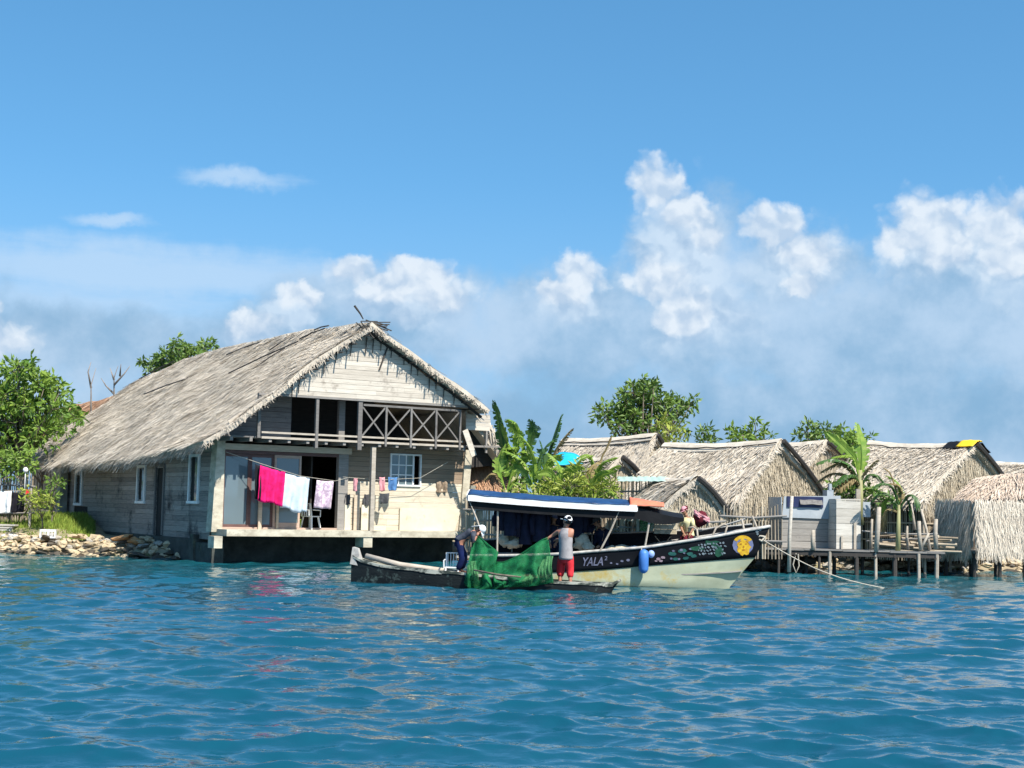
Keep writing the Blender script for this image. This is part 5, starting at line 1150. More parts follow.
# banana plants
def banana(px, depth, base_py, leaves, stems, label, z0=None):
    b = atY(px, base_py, depth); f = Fr((b.x, depth, 0), 0); t = empty('banana_plant', f, label, 'banana plant')
    for (x0, y0), (x1, y1), r in stems:
        p = f.v(x0, y0); q = f.v(x1, y1); mb = MB(); mb.tube([p, p.lerp(q, .5)+Vector((U(-.05, .05), 0, 0)), q], [r, r*.85, r*.55], 9); mb.build('stem', M['banana_stem'], t, True)
    for pts, w, m, *hang in leaves:
        n = len(pts); dv = U(-.5, .5); q = [f.v(x, y, dv*i/(n-1)) for i, (x, y) in enumerate(pts)]; banana_leaf(q, w, M[m], t, hang=hang[0] if hang else None)
    return t
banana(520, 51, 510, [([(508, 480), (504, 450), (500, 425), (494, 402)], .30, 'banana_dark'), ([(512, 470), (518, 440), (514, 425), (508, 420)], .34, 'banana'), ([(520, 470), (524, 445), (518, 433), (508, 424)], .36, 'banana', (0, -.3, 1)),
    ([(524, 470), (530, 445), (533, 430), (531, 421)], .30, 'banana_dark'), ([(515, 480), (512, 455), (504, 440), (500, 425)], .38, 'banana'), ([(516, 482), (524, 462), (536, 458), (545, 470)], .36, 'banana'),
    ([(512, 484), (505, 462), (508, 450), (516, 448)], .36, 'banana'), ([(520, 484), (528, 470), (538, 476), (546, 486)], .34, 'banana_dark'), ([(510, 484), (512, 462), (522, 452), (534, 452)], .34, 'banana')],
    [((514, 520), (513, 462), .13), ((523, 520), (524, 458), .11)], 'banana plant with broad leaves close to the right wall of the big house')
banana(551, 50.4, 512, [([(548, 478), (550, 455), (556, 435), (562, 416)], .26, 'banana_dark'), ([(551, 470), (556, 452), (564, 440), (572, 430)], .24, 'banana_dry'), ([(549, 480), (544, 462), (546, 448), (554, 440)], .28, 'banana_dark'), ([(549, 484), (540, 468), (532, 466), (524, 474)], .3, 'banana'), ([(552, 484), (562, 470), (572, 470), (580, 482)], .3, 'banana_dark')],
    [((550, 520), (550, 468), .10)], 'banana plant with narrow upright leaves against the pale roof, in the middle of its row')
banana(533, 49.6, 512, [([(534, 492), (528, 470), (518, 458), (506, 452)], .26, 'banana'), ([(535, 490), (534, 466), (529, 448), (520, 436)], .26, 'banana'), ([(536, 490), (544, 470), (552, 460), (562, 456)], .26, 'banana', (0, -.4, 1)), ([(535, 492), (524, 480), (515, 482), (508, 492)], .24, 'banana'), ([(536, 492), (546, 482), (555, 484), (562, 494)], .24, 'banana'), ([(535, 488), (538, 464), (542, 452), (540, 442)], .2, 'banana_dark'), ([(534, 492), (526, 474), (516, 468), (504, 472)], .24, 'banana', (0, -.4, 1))],
    [((535, 520), (535, 484), .10)], 'bright low banana plant in front of the taller ones, nearest the boat canopy')
banana(574, 49.4, 512, [([(574, 490), (568, 474), (560, 468), (550, 470)], .22, 'banana'), ([(574, 490), (576, 470), (582, 460), (592, 456)], .22, 'banana'), ([(575, 490), (586, 476), (596, 474), (606, 482)], .22, 'banana', (0, -.4, 1)), ([(574, 492), (564, 482), (556, 486), (550, 496)], .2, 'banana'), ([(575, 492), (584, 484), (592, 488), (598, 497)], .2, 'banana_dry')],
    [((574, 520), (574, 486), .09)], 'low banana plant just left of the one beside the low hut')
banana(560, 48.9, 512, [([(560, 498), (556, 480), (548, 472), (538, 474)], .24, 'banana', (0, -.5, 1)), ([(560, 498), (562, 478), (570, 470), (582, 468)], .24, 'banana', (0, -.5, 1)), ([(561, 498), (572, 484), (584, 482), (596, 490)], .22, 'banana'), ([(560, 498), (548, 486), (540, 488), (532, 498)], .22, 'banana'), ([(560, 496), (560, 474), (556, 462), (548, 454)], .2, 'banana')],
    [((560, 522), (560, 494), .08)], 'young banana plant directly behind the middle of the boat canopy')
banana(590, 48.7, 512, [([(590, 500), (586, 484), (578, 478), (568, 482)], .22, 'banana', (0, -.5, 1)), ([(590, 500), (593, 482), (602, 474), (613, 472)], .22, 'banana', (0, -.5, 1)), ([(591, 500), (602, 490), (610, 492), (618, 500)], .18, 'banana'), ([(590, 500), (588, 480), (592, 468), (600, 462)], .2, 'banana_dry')],
    [((590, 522), (590, 496), .08)], 'young banana plant behind the right end of the blue tarpaulin')
banana(505, 49.6, 512, [([(506, 494), (500, 474), (500, 458), (505, 446)], .24, 'banana'), ([(506, 494), (512, 474), (518, 462), (528, 458)], .24, 'banana', (0, -.5, 1)), ([(506, 494), (514, 484), (522, 486), (528, 496)], .22, 'banana'), ([(505, 494), (498, 478), (492, 474), (485, 480)], .2, 'banana_dry')],
    [((506, 522), (506, 490), .09)], 'leftmost banana plant, by the reddish palm leaf roof beside the big house')
banana(594, 50, 512, [([(597, 482), (592, 462), (586, 455), (576, 460)], .26, 'banana'), ([(598, 480), (600, 468), (606, 462), (616, 458)], .22, 'banana'), ([(598, 484), (606, 474), (612, 470), (618, 466)], .22, 'banana'), ([(598, 474), (602, 458), (608, 446), (611, 438)], .12, 'banana_dry'), ([(597, 484), (588, 476), (582, 482), (578, 490)], .24, 'banana')],
    [((597, 520), (598, 474), .10)], 'small banana plant at the right end of the row beside the low hut')
px_tree('broad_shrub', 560, 49, [(560, 491, 7, 5), (585, 488, 7, 5), (535, 495, 6, 3), (574, 481, 5, 3), (602, 492, 5, 3), (545, 496, 8, 3), (580, 496, 9, 3), (518, 496, 5, 2)], 'dense yellow green shrub behind the canopy of the motor boat', leafm='leaf_yellow', nl=105, size=(.14, .36), crad=(.22, .42), trunk_r=.05, asp=.24)
banana(858, 49.8, 505, [([(860, 482), (857, 462), (846, 448), (826, 432)], .30, 'banana', (0, -.5, .8)), ([(861, 480), (862, 455), (860, 438), (857, 424)], .3, 'banana'), ([(859, 482), (848, 466), (832, 460), (817, 464)], .26, 'banana_dark'), ([(859, 486), (848, 476), (832, 474), (818, 482)], .28, 'banana_dry'),
    ([(862, 480), (866, 472), (872, 466), (877, 461)], .18, 'banana_dry'), ([(859, 490), (850, 486), (842, 490), (838, 496)], .3, 'banana'), ([(860, 488), (852, 480), (844, 484), (838, 490)], .34, 'banana_dry'), ([(862, 490), (870, 488), (878, 492), (884, 498)], .2, 'banana'), ([(860, 488), (850, 470), (838, 464), (822, 472)], .28, 'banana_dry'), ([(860, 490), (854, 478), (846, 476), (834, 486)], .28, 'banana_dark'), ([(861, 488), (868, 476), (876, 476), (884, 484)], .24, 'banana_dark'), ([(860, 484), (854, 460), (846, 456), (832, 458)], .24, 'banana')],
    [((860, 525), (860, 470), .14)], 'large banana plant with a long sunlit leaf behind the whitewashed cubicle')
banana(899, 47.5, 548, [([(899, 510), (890, 496), (880, 494), (872, 502)], .2, 'banana_dark'), ([(899, 510), (908, 496), (915, 498), (918, 508)], .18, 'banana_dark'), ([(899, 508), (902, 496), (898, 486), (890, 484)], .2, 'banana_dry'), ([(899, 508), (900, 492), (896, 482), (888, 477)], .2, 'banana'), ([(899, 505), (892, 488), (882, 484), (874, 488)], .15, 'banana_dark'), ([(898, 510), (890, 500), (884, 504), (882, 514)], .13, 'banana'), ([(900, 508), (906, 500), (910, 508), (911, 518)], .10, 'banana_dark'), ([(897, 512), (888, 510), (884, 520), (883, 530)], .14, 'banana_dry'), ([(899, 500), (894, 484), (890, 474), (886, 470)], .08, 'banana_dry')],
    [((898, 552), (899, 505), .085)], 'small banana plant with a bare pale stem standing at the dock')
# ------------------------------------------------------------------ the motor boat
BF = Fr((atZ(730, 588).x, atZ(730, 588).y+.1, 0), -3)
def motor_boat():
    t = empty('motor_boat', BF, 'long black and cream motor boat with painted bow and flat canopy', 'motor boat')
    sp = [470, 500, 530, 565, 600, 644, 688, 720, 745, 760, 770]; sy = [556, 556, 555.5, 554, 551, 548, 541, 536, 531, 528.5, 526.6]; sb = [.62, .72, .8, .84, .86, .85, .76, .58, .36, .17, .02]
    bp = [470, 500, 530, 565, 600, 644, 686, 714, 735, 747, 755]; by = [573.5, 573.5, 573, 572, 570, 566, 562.6, 560.4, 559, 558, 557.5]; bb = [.57, .67, .74, .78, .8, .77, .64, .45, .26, .11, .015]
    wp = [470, 500, 530, 565, 600, 642, 680, 700, 714, 723, 730]; wb = [.56, .66, .73, .77, .79, .75, .60, .42, .24, .10, .012]
    n = len(sp); S = []
    for i in range(n):
        a = BF.v(sp[i], sy[i], -sb[i]); b = BF.v(bp[i], by[i], -bb[i]); w = BF.v(wp[i], 586, -wb[i]); w.z = .03; k = Vector((w.x-.12, -wb[i]*.5, -.32))
        S.append((a, b, w, k))
    def rowpt(r, u):
        f = u*(n-1); i = min(int(f), n-2); f -= i; return S[i][r].lerp(S[i+1][r], f)
    def curve(r, u):       # smoothed
        return (rowpt(r, max(0, u-.03))+rowpt(r, u)*2+rowpt(r, min(1, u+.03)))/4 if .0 < u < 1 else rowpt(r, u)
    NU = 44
    def side(rows, nv, sg, off=0):
        def fn(a, b):
            f = b*(len(rows)-1); i = min(int(f), len(rows)-2); f -= i
            p = curve(rows[i], a).lerp(curve(rows[i+1], a), f); p = p.copy()
            p.y = (p.y-off)*(1 if sg < 0 else -1); return p
        return fn
    mb = MB()
    for sg in (-1, 1): mb.grid(side([3, 2, 1], 6, sg), NU, 6)
    st = [S[0][i] for i in (3, 2, 1)]
    for a, b in zip(st, st[1:]): mb.quad(a, Vector((a.x, -a.y, a.z)), Vector((b.x, -b.y, b.z)), b)
    mb.build('hull', M['hull_cream'], t, True)
    mb = MB()
    for sg in (-1, 1): mb.sheet(side([1, 0], 4, sg, .02), NU, 5, .035, (0, sg, 0))
    a, b = S[0][1], S[0][0]; mb.quad(a, Vector((a.x, -a.y, a.z)), Vector((b.x, -b.y, b.z)), b)
    mb.build('topside', M['hull_black'], t, True)
    mb = MB()
    for sg in (-1, 1):
        q = [side([0, 1], 1, sg, .02)(i/NU, 0)+Vector((0, 0, .01)) for i in range(NU+1)]; mb.tube(q, .042, 6)
    mb.build('gunwale', M['gunwale'], t, True)
    mb = MB()
    def fl(a, b):
        p = curve(1, a*.86); return Vector((p.x, lerp(p.y+.03, -p.y-.03, b), .36+.35*max(0, a-.7)))
    mb.sheet(fl, 20, 4, .03, (0, 0, 1)); mb.build('deck', M['wood_grey'], t)
    # far coaming, higher than the near gunwale
    mb = MB(); pm = BF.v(472, 541, .70); p0 = BF.v(612, 534, .84); p1 = BF.v(692, 531, .80); p2 = BF.v(752, 525, .38)
    zz = lambda p, k: Vector((p.x, p.y, p.z-k))
    for p, q in ((pm, p0), (p0, p1), (p1, p2)): mb.hexa([zz(p, .55), zz(q, .5), zz(q, .5)+Vector((0, .04, 0)), zz(p, .55)+Vector((0, .04, 0)), p, q, q+Vector((0, .04, 0)), p+Vector((0, .04, 0))])
    mb.build('coaming', M['hull_black'], t)
    mb = MB(); mb.tube([pm+Vector((0, .02, .02)), p0+Vector((0, .02, .02)), p1+Vector((0, .02, .02)), p2+Vector((0, .02, .02))], .03, 6); mb.build('coaming_rail', M['gunwale'], t)
    # bow rails
    for pts in ([(698, 540), (697, 530), (693, 527), (688, 528)], [(712, 537), (716, 528), (724, 524), (727, 526), (725, 534)]):
        mb = MB(); mb.tube([BF.v(x, y, -.55 if i in (0, 4) else -.3) for i, (x, y) in enumerate(pts)], .028, 6); mb.build('bow_rail', M['wood_pole'], t, True)
    mb = MB(); mb.tube([BF.v(757, 528, -.1), BF.v(752, 516, -.05)], .03, 6); mb.tube([BF.v(744, 530, -.2), BF.v(742, 520, .0)], .03, 6); mb.build('bow_posts', M['wood_pole'], t)
    mb = MB(); q = [BF.v(698, 531, .5), BF.v(722, 526, .4), BF.v(745, 519, .25)]; mb.tube(q, .028, 6); mb.build('upper_rail', M['gunwale'], t)
    # ---- paint on the topside
    def surf(px, py, off=.006):
        y = -.8
        for _ in range(14):
            p = BF.v(px, py, y)
            lo, hi = 0, 1
            for _ in range(18):
                u = (lo+hi)/2
                zs, zb = curve(0, u), curve(1, u); f = min(1, max(0, (p.z-zb.z)/max(1e-3, zs.z-zb.z))); x = lerp(zb.x, zs.x, f)
                if x < p.x: lo = u
                else: hi = u
            y2 = lerp(zb.y, zs.y, f)-.02; y = lerp(y, y2, .7)
        return BF.v(px, py, y-off)
    def patch(mb, cx, cy, rx, ry, off, n=14, jit=0, rot=0):
        c = surf(cx, cy, off); vs = [c]
        for i in range(n):
            a = 2*math.pi*i/n; k = 1+jit*(math.cos(a*7)*.5+U(-.5, .5)); x = math.cos(a)*rx*k; y = math.sin(a)*ry*k
            vs.append(surf(cx+x*math.cos(rot)-y*math.sin(rot), cy+x*math.sin(rot)+y*math.cos(rot), off))
        mb.add(vs, [(0, i+1, (i+1) % n+1) for i in range(n)])
    def ring(mb, cx, cy, r0, r1, a0, a1, off, n=16, ky=1):
        for i in range(n):
            p = [lerp(a0, a1, (i+j)/n) for j in (0, 1)]
            mb.quad(*[surf(cx+math.cos(a)*r, cy-math.sin(a)*r*ky, off) for a, r in ((p[0], r0), (p[0], r1), (p[1], r1), (p[1], r0))])
    em = MB(); patch(em, 743, 545, 10.5, 9.5, .012); e = em.build('bow_emblem', M['em_purple'], t)
    mb = MB(); ring(mb, 743, 545, 7, 10.5, .55, 2.6, .016, 14, .92); patch(mb, 743.5, 547, 6.6, 8.2, .02, 22, .22); mb.build('gold_mane', M['em_yellow'], e)
    mb = MB(); patch(mb, 741, 544, 1.3, .8, .024, 8); patch(mb, 746, 544, 1.3, .8, .024, 8); patch(mb, 743.5, 550, 1.6, 1.0, .024, 8); patch(mb, 743.5, 547, .9, 1.4, .024, 8, .3); ring(mb, 743.5, 547, 6, 6.7, .3, 1.2, .024, 6); ring(mb, 743.5, 547, 6, 6.7, 1.9, 2.7, .024, 6); mb.build('face_lines', M['em_orange'], e)
    mb = MB()
    for x, y, r in ((757, 531.5, 1.6), (760, 529.5, 1.4), (757.5, 534, 1.2)): patch(mb, x, y, r, r, .012, 8, .2)
    mb.build('painted_marks', M['em_white'], t)
    mb = MB()          # pale scales between two green curves
    for i in range(9):
        for j in range(4):
            x = 698+i*3.1+(j % 2)*1.5; y = 544.5+j*3.0-i*.15
            if y > 530+(770-x)*.2: patch(mb, x+U(-.7, .7), y+U(-.7, .7), U(.8, 1.9), U(.6, 1.2), .012, 6, .5, U(.3, 1))
    c0 = surf(699, 551, .010); c1 = surf(726, 543, .010)
    mb.build('painted_scales', M['em_white'], t)
    mb = MB(); ring(mb, 706, 553, 10, 12.5, -.3, 1.6, .010, 14); ring(mb, 712, 553, 8, 9.5, -.35, 1.2, .016, 12); ring(mb, 717, 552, 3, 6.5, -.6, 1.7, .010, 10); patch(mb, 718, 553, 3.2, 4.2, .014, 12, .1); patch(mb, 697, 548.5, 7, 2.2, .008, 12, .3); patch(mb, 712, 543, 7, 1.8, .008, 12, .3, -.15); mb.build('painted_curves', M['em_green'], t)
    mb = MB()
    for x, y, r in ((672, 554, 3.4), (682, 551, 3.6), (690, 554, 3.0), (676, 559, 2.5), (686, 558, 2.6), (694, 556, 2.8)): patch(mb, x, y, r, r*.7, .010, 9, .4)
    mb.build('painted_shapes', M['em_teal'], t)
    mb = MB()
    for x, y, r in ((673, 551, 1.6), (681, 550, 1.9), (671, 558.5, 1.5), (679, 559, 1.3), (684, 553, 1.2), (690, 549, 1.3)): patch(mb, x, y, r, r*.75, .016, 8, .4)
    for x, y, r in ((622, 561, 1.3), (628, 560, 1.6), (617, 564, 1.1), (611, 563, 1.0)): patch(mb, x, y, r, r*.7, .012, 7, .4)
    mb.build('painted_flowers', M['em_lilac'], t)
    mb = MB()
    for x, y, r in ((658.5, 559, 2.1), (663, 557.5, 2.0), (661, 561, 1.6), (656, 561, 1.2)): patch(mb, x, y, r, r*.75, .014, 9, .3)
    mb.build('painted_flowers', M['em_pink'], t)
    def lettering(txt, px0, py0, wpx, hpx, shear, m):
        cu = bpy.data.curves.new('lettering', 'FONT'); cu.body = txt; cu.resolution_u = 3; cu.shear = shear; cu.offset = .012
        o = bpy.data.objects.new('lettering', cu); col.objects.link(o); bpy.context.view_layer.update()
        me = bpy.data.meshes.new_from_object(o.evaluated_get(bpy.context.evaluated_depsgraph_get())); bpy.data.objects.remove(o)
        vs = [v.co.copy() for v in me.vertices]; x0 = min(v.x for v in vs); x1 = max(v.x for v in vs); y0 = min(v.y for v in vs); y1 = max(v.y for v in vs)
        for v in me.vertices: v.co = surf(px0+(v.co.x-x0)/(x1-x0)*wpx, py0-(v.co.y-y0)/(y1-y0)*hpx-(v.co.x-x0)/(x1-x0)*wpx*.03, .013)
        me.materials.append(m); o = bpy.data.objects.new('lettering', me); col.objects.link(o); o.parent = t
    lettering('YALA', 583, 566, 20, 8.5, .3, M['em_lilac']); lettering('2', 604.5, 560.3, 2.8, 4.2, .1, M['em_lilac'])
    # ---- canopy
    ne = -.98; fe = .98
    eL = BF.v(468, 499, ne); eR = BF.v(637, 510, ne)
    def cz(a): return lerp(eL.z, eR.z, a)-.03*math.sin(math.pi*a)
    mb = MB(); cx = lambda a: lerp(eL.x, eR.x, a)
    mb.sheet(lambda a, b: Vector((cx(a), lerp(ne, fe, b), cz(a)+.10+.10*math.sin(math.pi*b))), 20, 10, .05, (0, 0, 1)); can = mb.build('canopy', M['tarp_black'], t)
    mb = MB()
    for y in (ne-.02, fe-.02): mb.sheet(lambda a, b: Vector((cx(a), y, cz(a)-.045+.17*b)), 40, 2, .03, (0, -1, 0))
    for x in (0, 1): mb.sheet(lambda a, b: Vector((cx(x)+(-.02 if x == 0 else .02), lerp(ne+.02, fe-.05, a), cz(x)-.03+.14*b+.15*math.sin(math.pi*a))), 10, 2, .02, (1, 0, 0))
    mb.build('valance', M['white_cloth'], can)
    mb = MB(); mb.sheet(lambda a, b: Vector((cx(a), ne+.06, cz(a)-.24+.27*b)), 20, 1, .03, (0, -1, 0)); mb.sheet(lambda a, b: Vector((cx(a), fe-.06, cz(a)-.13+.16*b)), 20, 1, .03, (0, -1, 0)); mb.build('underside_shade', M['tarp_black'], can)  # dark strips added to paint in the canopy's shaded underside
    mb = MB(); f0 = BF.v(636, 505, ne+.1); f1 = BF.v(684, 513, ne+.15)
    def flap(a, b): return Vector((lerp(f0.x-.35, f1.x, a), lerp(ne+.08, fe-.1, b), lerp(cz(1)+.12, f1.z-.02, a)-.14*a*math.sin(a*2.2)+.12*math.sin(math.pi*b)))
    mb.sheet(flap, 10, 8, .02, (0, 0, 1)); mb.sheet(lambda a, b: flap(a, 0)+Vector((0, -.01, -b*.30*math.sin(math.pi*(a*.72+.2)))), 12, 3, .015, (0, -1, 0)); mb.build('front_flap', M['tarp_black'], can)
    poles = [((469, 500), (477, 520), (483, 538), -.9), ((498, 501), (497.5, 530), (497, 556), -.82), ((592, 506), (592, 530), (592, 552), .6), ((620, 509), (611, 530), (600, 551), -.9), ((645, 506), (637, 545), (644, 549), -.88), ((512, 503), (512, 530), (512, 552), .7), ((560, 503), (560, 530), (560, 550), .75), ((651, 511), (648, 530), (645, 547), -.86), ((640, 511), (634, 522), (631, 533), .75)]
    for a, b, c, y in poles[:4]+poles[5:]:
        mb = MB(); mb.tube([BF.v(*a, y), BF.v(*b, y), BF.v(*c, y)], .026, 6); mb.build('canopy_pole', M['wood_pole'], t)
    mb = MB()
    for p, q in (((655, 536), (663, 546)), ((671, 536), (663, 546))): mb.tube([BF.v(*p, .6), BF.v(*q, .6)], .012, 4)
    mb.build('stay_rope', M['rope'], t)
    mb = MB(); a = BF.v(472, 521, .2); b = BF.v(500, 520, .2); mb.tube([a, b], .03, 6); mb.box(b.x-1.1, b.x+3.2, -.35, .35, .62, .68); mb.build('thwart', M['wood_pole'], t)
    mb = MB(); a = BF.v(641.5, 548, -.9); mb.tube([(a.x, a.y, a.z), (a.x, a.y-.05, a.z-.15)], .014, 5); mb.build('fender_line', M['rope'], t)
    return t, surf, cz, cx, ne, fe
boat, surf, cz, cx, ne, fe = motor_boat()
BD = math.degrees(BF.th)
# tarpaulins thrown over the canopy
def over_canopy(a0, a1, m, label, lift, overhang, front=0):
    mb = MB(); s0, s1 = a0, a1
    def fn(a, b):
        q = lerp(s0, s1, a); y = lerp(ne-.03, fe+.05, b); base = cz(q)+.12+.11*math.sin(math.pi*min(1, max(0, (y-ne)/(fe-ne))))
        z = base+lift+.02*noise.noise(Vector((q*14, b*4, a0)))
        if b < .06: z -= overhang*(1-b/.06)*(.6+.35*noise.noise(Vector((q*7, 0, 1))))
        return Vector((cx(q), y, z))
    mb.sheet(fn, 40, 34, .015, (0, 0, 1)); single('tarpaulin', mb, M[m], BF, label, 'tarpaulin', None, True)
over_canopy(.0, .955, 'tarp_blue', 'blue tarpaulin spread over the long canopy of the motor boat', .03, .035)
def orange_tarp():
    mb = MB(); p0 = BF.v(630, 503.5, ne); p1 = BF.v(664, 505, ne+.1)
    def fn(a, b):
        return Vector((lerp(p0.x, p1.x, a), lerp(ne+.0, .5, b), lerp(p0.z, p1.z, a)+.04+.13*math.sin(math.pi*min(1, b*1.2))*(1-.75*a)+.015*noise.noise(Vector((a*6, b*4, 2))) - (.07 if b < .01 else 0)))
    mb.sheet(fn, 16, 14, .03, (0, 0, 1)); single('tarpaulin', mb, M['tarp_orange'], BF, 'coral orange tarpaulin over the front end of the boat canopy', 'tarpaulin', None, True)
orange_tarp()
def lump(name, px, py, y, r, m, label, cat, seed, fr=None, group=None, jit=.4):
    fr = fr or BF; p = fr.v(px, py, y); mb = MB(); mb.ball((0, 0, 0), *r, 12, 9, jit, seed); return single(name, mb, M[m], Fr(fr.w(p), math.degrees(fr.th)), label, cat, group, True)
# fender and float
p = surf(643.5, 561); mb = MB(); mb.tube([(0, 0, .30), (0, 0, .27), (0, 0, .2), (0, 0, -.2), (0, 0, -.27), (0, 0, -.31)], [.03, .09, .125, .125, .09, .03], 12)
single('boat_fender', mb, M['buoy_blue'], Fr(BF.w(p+Vector((0, -.14, 0))), BD), 'blue cylindrical fender hanging on the side of the motor boat', 'fender', None, True)
p = surf(651, 554); mb = MB(); mb.ball((0, 0, 0), .09, .08, .1); single('boat_float', mb, M['buoy_pale'], Fr(BF.w(p+Vector((0, -.1, 0))), BD), 'small pale blue float beside the blue fender', 'float', None, True)
# cargo under the canopy
def jacket(px, py, y, w, h, label, seed):
    p = BF.v(px, py, y); f = Fr(BF.w(p), BD+U(-25, 25)); mb = MB()
    def body(a, b):
        ang = a*2*math.pi; k = 1+.16*noise.noise(Vector((math.cos(ang)*1.6, math.sin(ang)*1.6, b*2.4+seed))); wd = w*(.55+.45*min(1, b*3.2))*(1-.12*b)
        return Vector((math.cos(ang)*wd*.5*k, math.sin(ang)*.13*k, -h*b))
    mb.grid(body, 16, 8); mb.add([body(i/16, 0) for i in range(16)], [tuple(range(16))]); mb.add([body(i/16, 1) for i in range(16)], [tuple(range(16))[::-1]])
    for s in (-1, 1): mb.tube([(s*w*.36, 0, -.05), (s*w*.55, -.02, -.3), (s*w*.5, -.05, -h*.8)], [.07, .075, .06], 8)
    mb.tube([(0, 0, 0), (0, 0, .08)], .012, 5)
    single('hanging_jacket', mb, M['navy'], f, label, 'jacket', 'navy jackets hanging under the boat canopy', True)
for i, (px, py, y, h) in enumerate(((503, 508, .1, .6), (511, 507, -.2, .75), (519, 508, .3, .62), (526, 508, -.1, .95), (533, 509, .25, .7), (540, 509, -.15, .85), (546, 509, .35, .6), (566, 510, .4, .6), (578, 510, .1, .7), (587, 510, .3, .6))):
    jacket(px, py, y, .42, h, 'dark navy jacket hanging under the canopy between the two net handlers' if i < 7 else 'dark navy jacket hanging under the canopy right of the man in red shorts', i)
for i, (px, py, y, r, lab) in enumerate(((505, 540, .1, (.16, .13, .15), 'leftmost of the pale sacks behind the green net'), (512, 536, .25, (.15, .13, .2), 'upright pale sack in the middle of those behind the green net'), (519, 541, .05, (.16, .14, .14), 'rightmost of the pale sacks behind the green net'), (512, 545, -.1, (.2, .13, .1), 'lowest flat pale sack behind the green net'), (582, 543, .0, (.2, .16, .2), 'pale sack just right of the man in red shorts'), (588, 547, -.2, (.16, .14, .12), 'small pale sack leaning beside the larger one right of the man in red shorts'), (548, 548, .1, (.14, .12, .18), 'pale sack between the green net and the man in red shorts'))):
    lump('cargo_sack', px, py, y, r, 'sack', lab, 'sack', i*3, group='pale sacks in the motor boat', jit=.7)
for px, py, y, lab in ((545, 511, .0, 'small white bag hanging left of the violet cap under the canopy'), (560, 507, .2, 'small white bag hanging above the man in red shorts under the canopy'), (537, 519, -.2, 'small white bag hanging lowest among the navy jackets'), (595, 512, .3, 'small white bag hanging at the right end of the navy jackets')):
    lump('hanging_bag', px, py, y, (.07, .05, .09), 'white_cloth', lab, 'bag', px, jit=.8)
for px, r, lab in ((612, (.2, .15, .09), 'pale folded cloth at the stern side of the gunwale gap'), (622, (.3, .18, .10), 'long pale folded cloth in the gap behind the near gunwale'), (634, (.2, .15, .07), 'pale folded cloth nearest the blue fender')):
    lump('folded_cloth', px, 549.5-(px-612)*.06, -.35, r, 'white_cloth' if px == 634 else 'sack', lab, 'cloth', px)
# crate and green white bottle in front of the canopy
p = BF.v(665, 533, .45); mb = MB(); w, d, h = .28, .22, .62
for i in range(5): mb.box(-w, w, -d-.015, -d, i*.125, i*.125+.11); mb.box(-w, w, d, d+.015, i*.125, i*.125+.11); mb.box(-w-.015, -w, -d, d, i*.125, i*.125+.11); mb.box(w, w+.015, -d, d, i*.125, i*.125+.11)
mb.box(-w+.002, w-.002, -d+.002, d-.002, .02, .04); mb.box(-w, w, -d, d, .62, .64)
single('wooden_box', mb, M['sack'], Fr(BF.w((p.x, .45, p.z-.02)), BD), 'tan wooden box standing in the boat forward of the canopy', 'box')
p = BF.v(644, 531, .2); mb = MB(); mb.tube([(0, 0, 0), (0, 0, .3), (0, 0, .38), (0, 0, .46)], [.12, .12, .05, .04], 10); mb.tube([(.1, 0, .1), (.22, 0, .2), (.08, 0, .32)], .025, 6); single('water_jug', mb, M['net_pale'], Fr(BF.w(p), BD), 'pale green jug standing behind the forward canopy poles', 'jug')
lump('cloth_bundle', 700.5, 519, .3, (.20, .14, .20), 'maroon_cloth', 'maroon cloth bundle at the bow of the motor boat', 'bundle', 3)
p = BF.v(702, 513, .2); mb = MB(); cloth(mb, (-.22, -.05, .1), (.2, -.05, -.12), .14, .03, 2, seed=4); single('pink_cloth', mb, M['rose_cloth'], Fr(BF.w(p), BD), 'pale pink cloth lying over the maroon bundle at the bow', 'cloth', None, True)
# mooring rope
a = BF.w(BF.v(758, 537, -.02)); b = atZ(886, 588.5); mb = MB(); mb.tube([a.lerp(b, i/16)-a-Vector((0, 0, .22*math.sin(math.pi*i/16))) for i in range(17)], .015, 6)
single('mooring_rope', mb, M['rope'], Fr(a), 'long pale mooring rope from the bow of the motor boat down to the water', 'rope', None, True)
mb = MB(); mb.tube([(0, 0, 0), (.12, 0, -.08), (.2, .02, .04), (.06, -.03, .06), (-.05, 0, -.05)], .035, 7); single('rope_knot', mb, M['rope'], Fr(BF.w(BF.v(757, 538, -.08)), BD), 'knotted pale rope at the stem of the motor boat', 'rope', None, True)

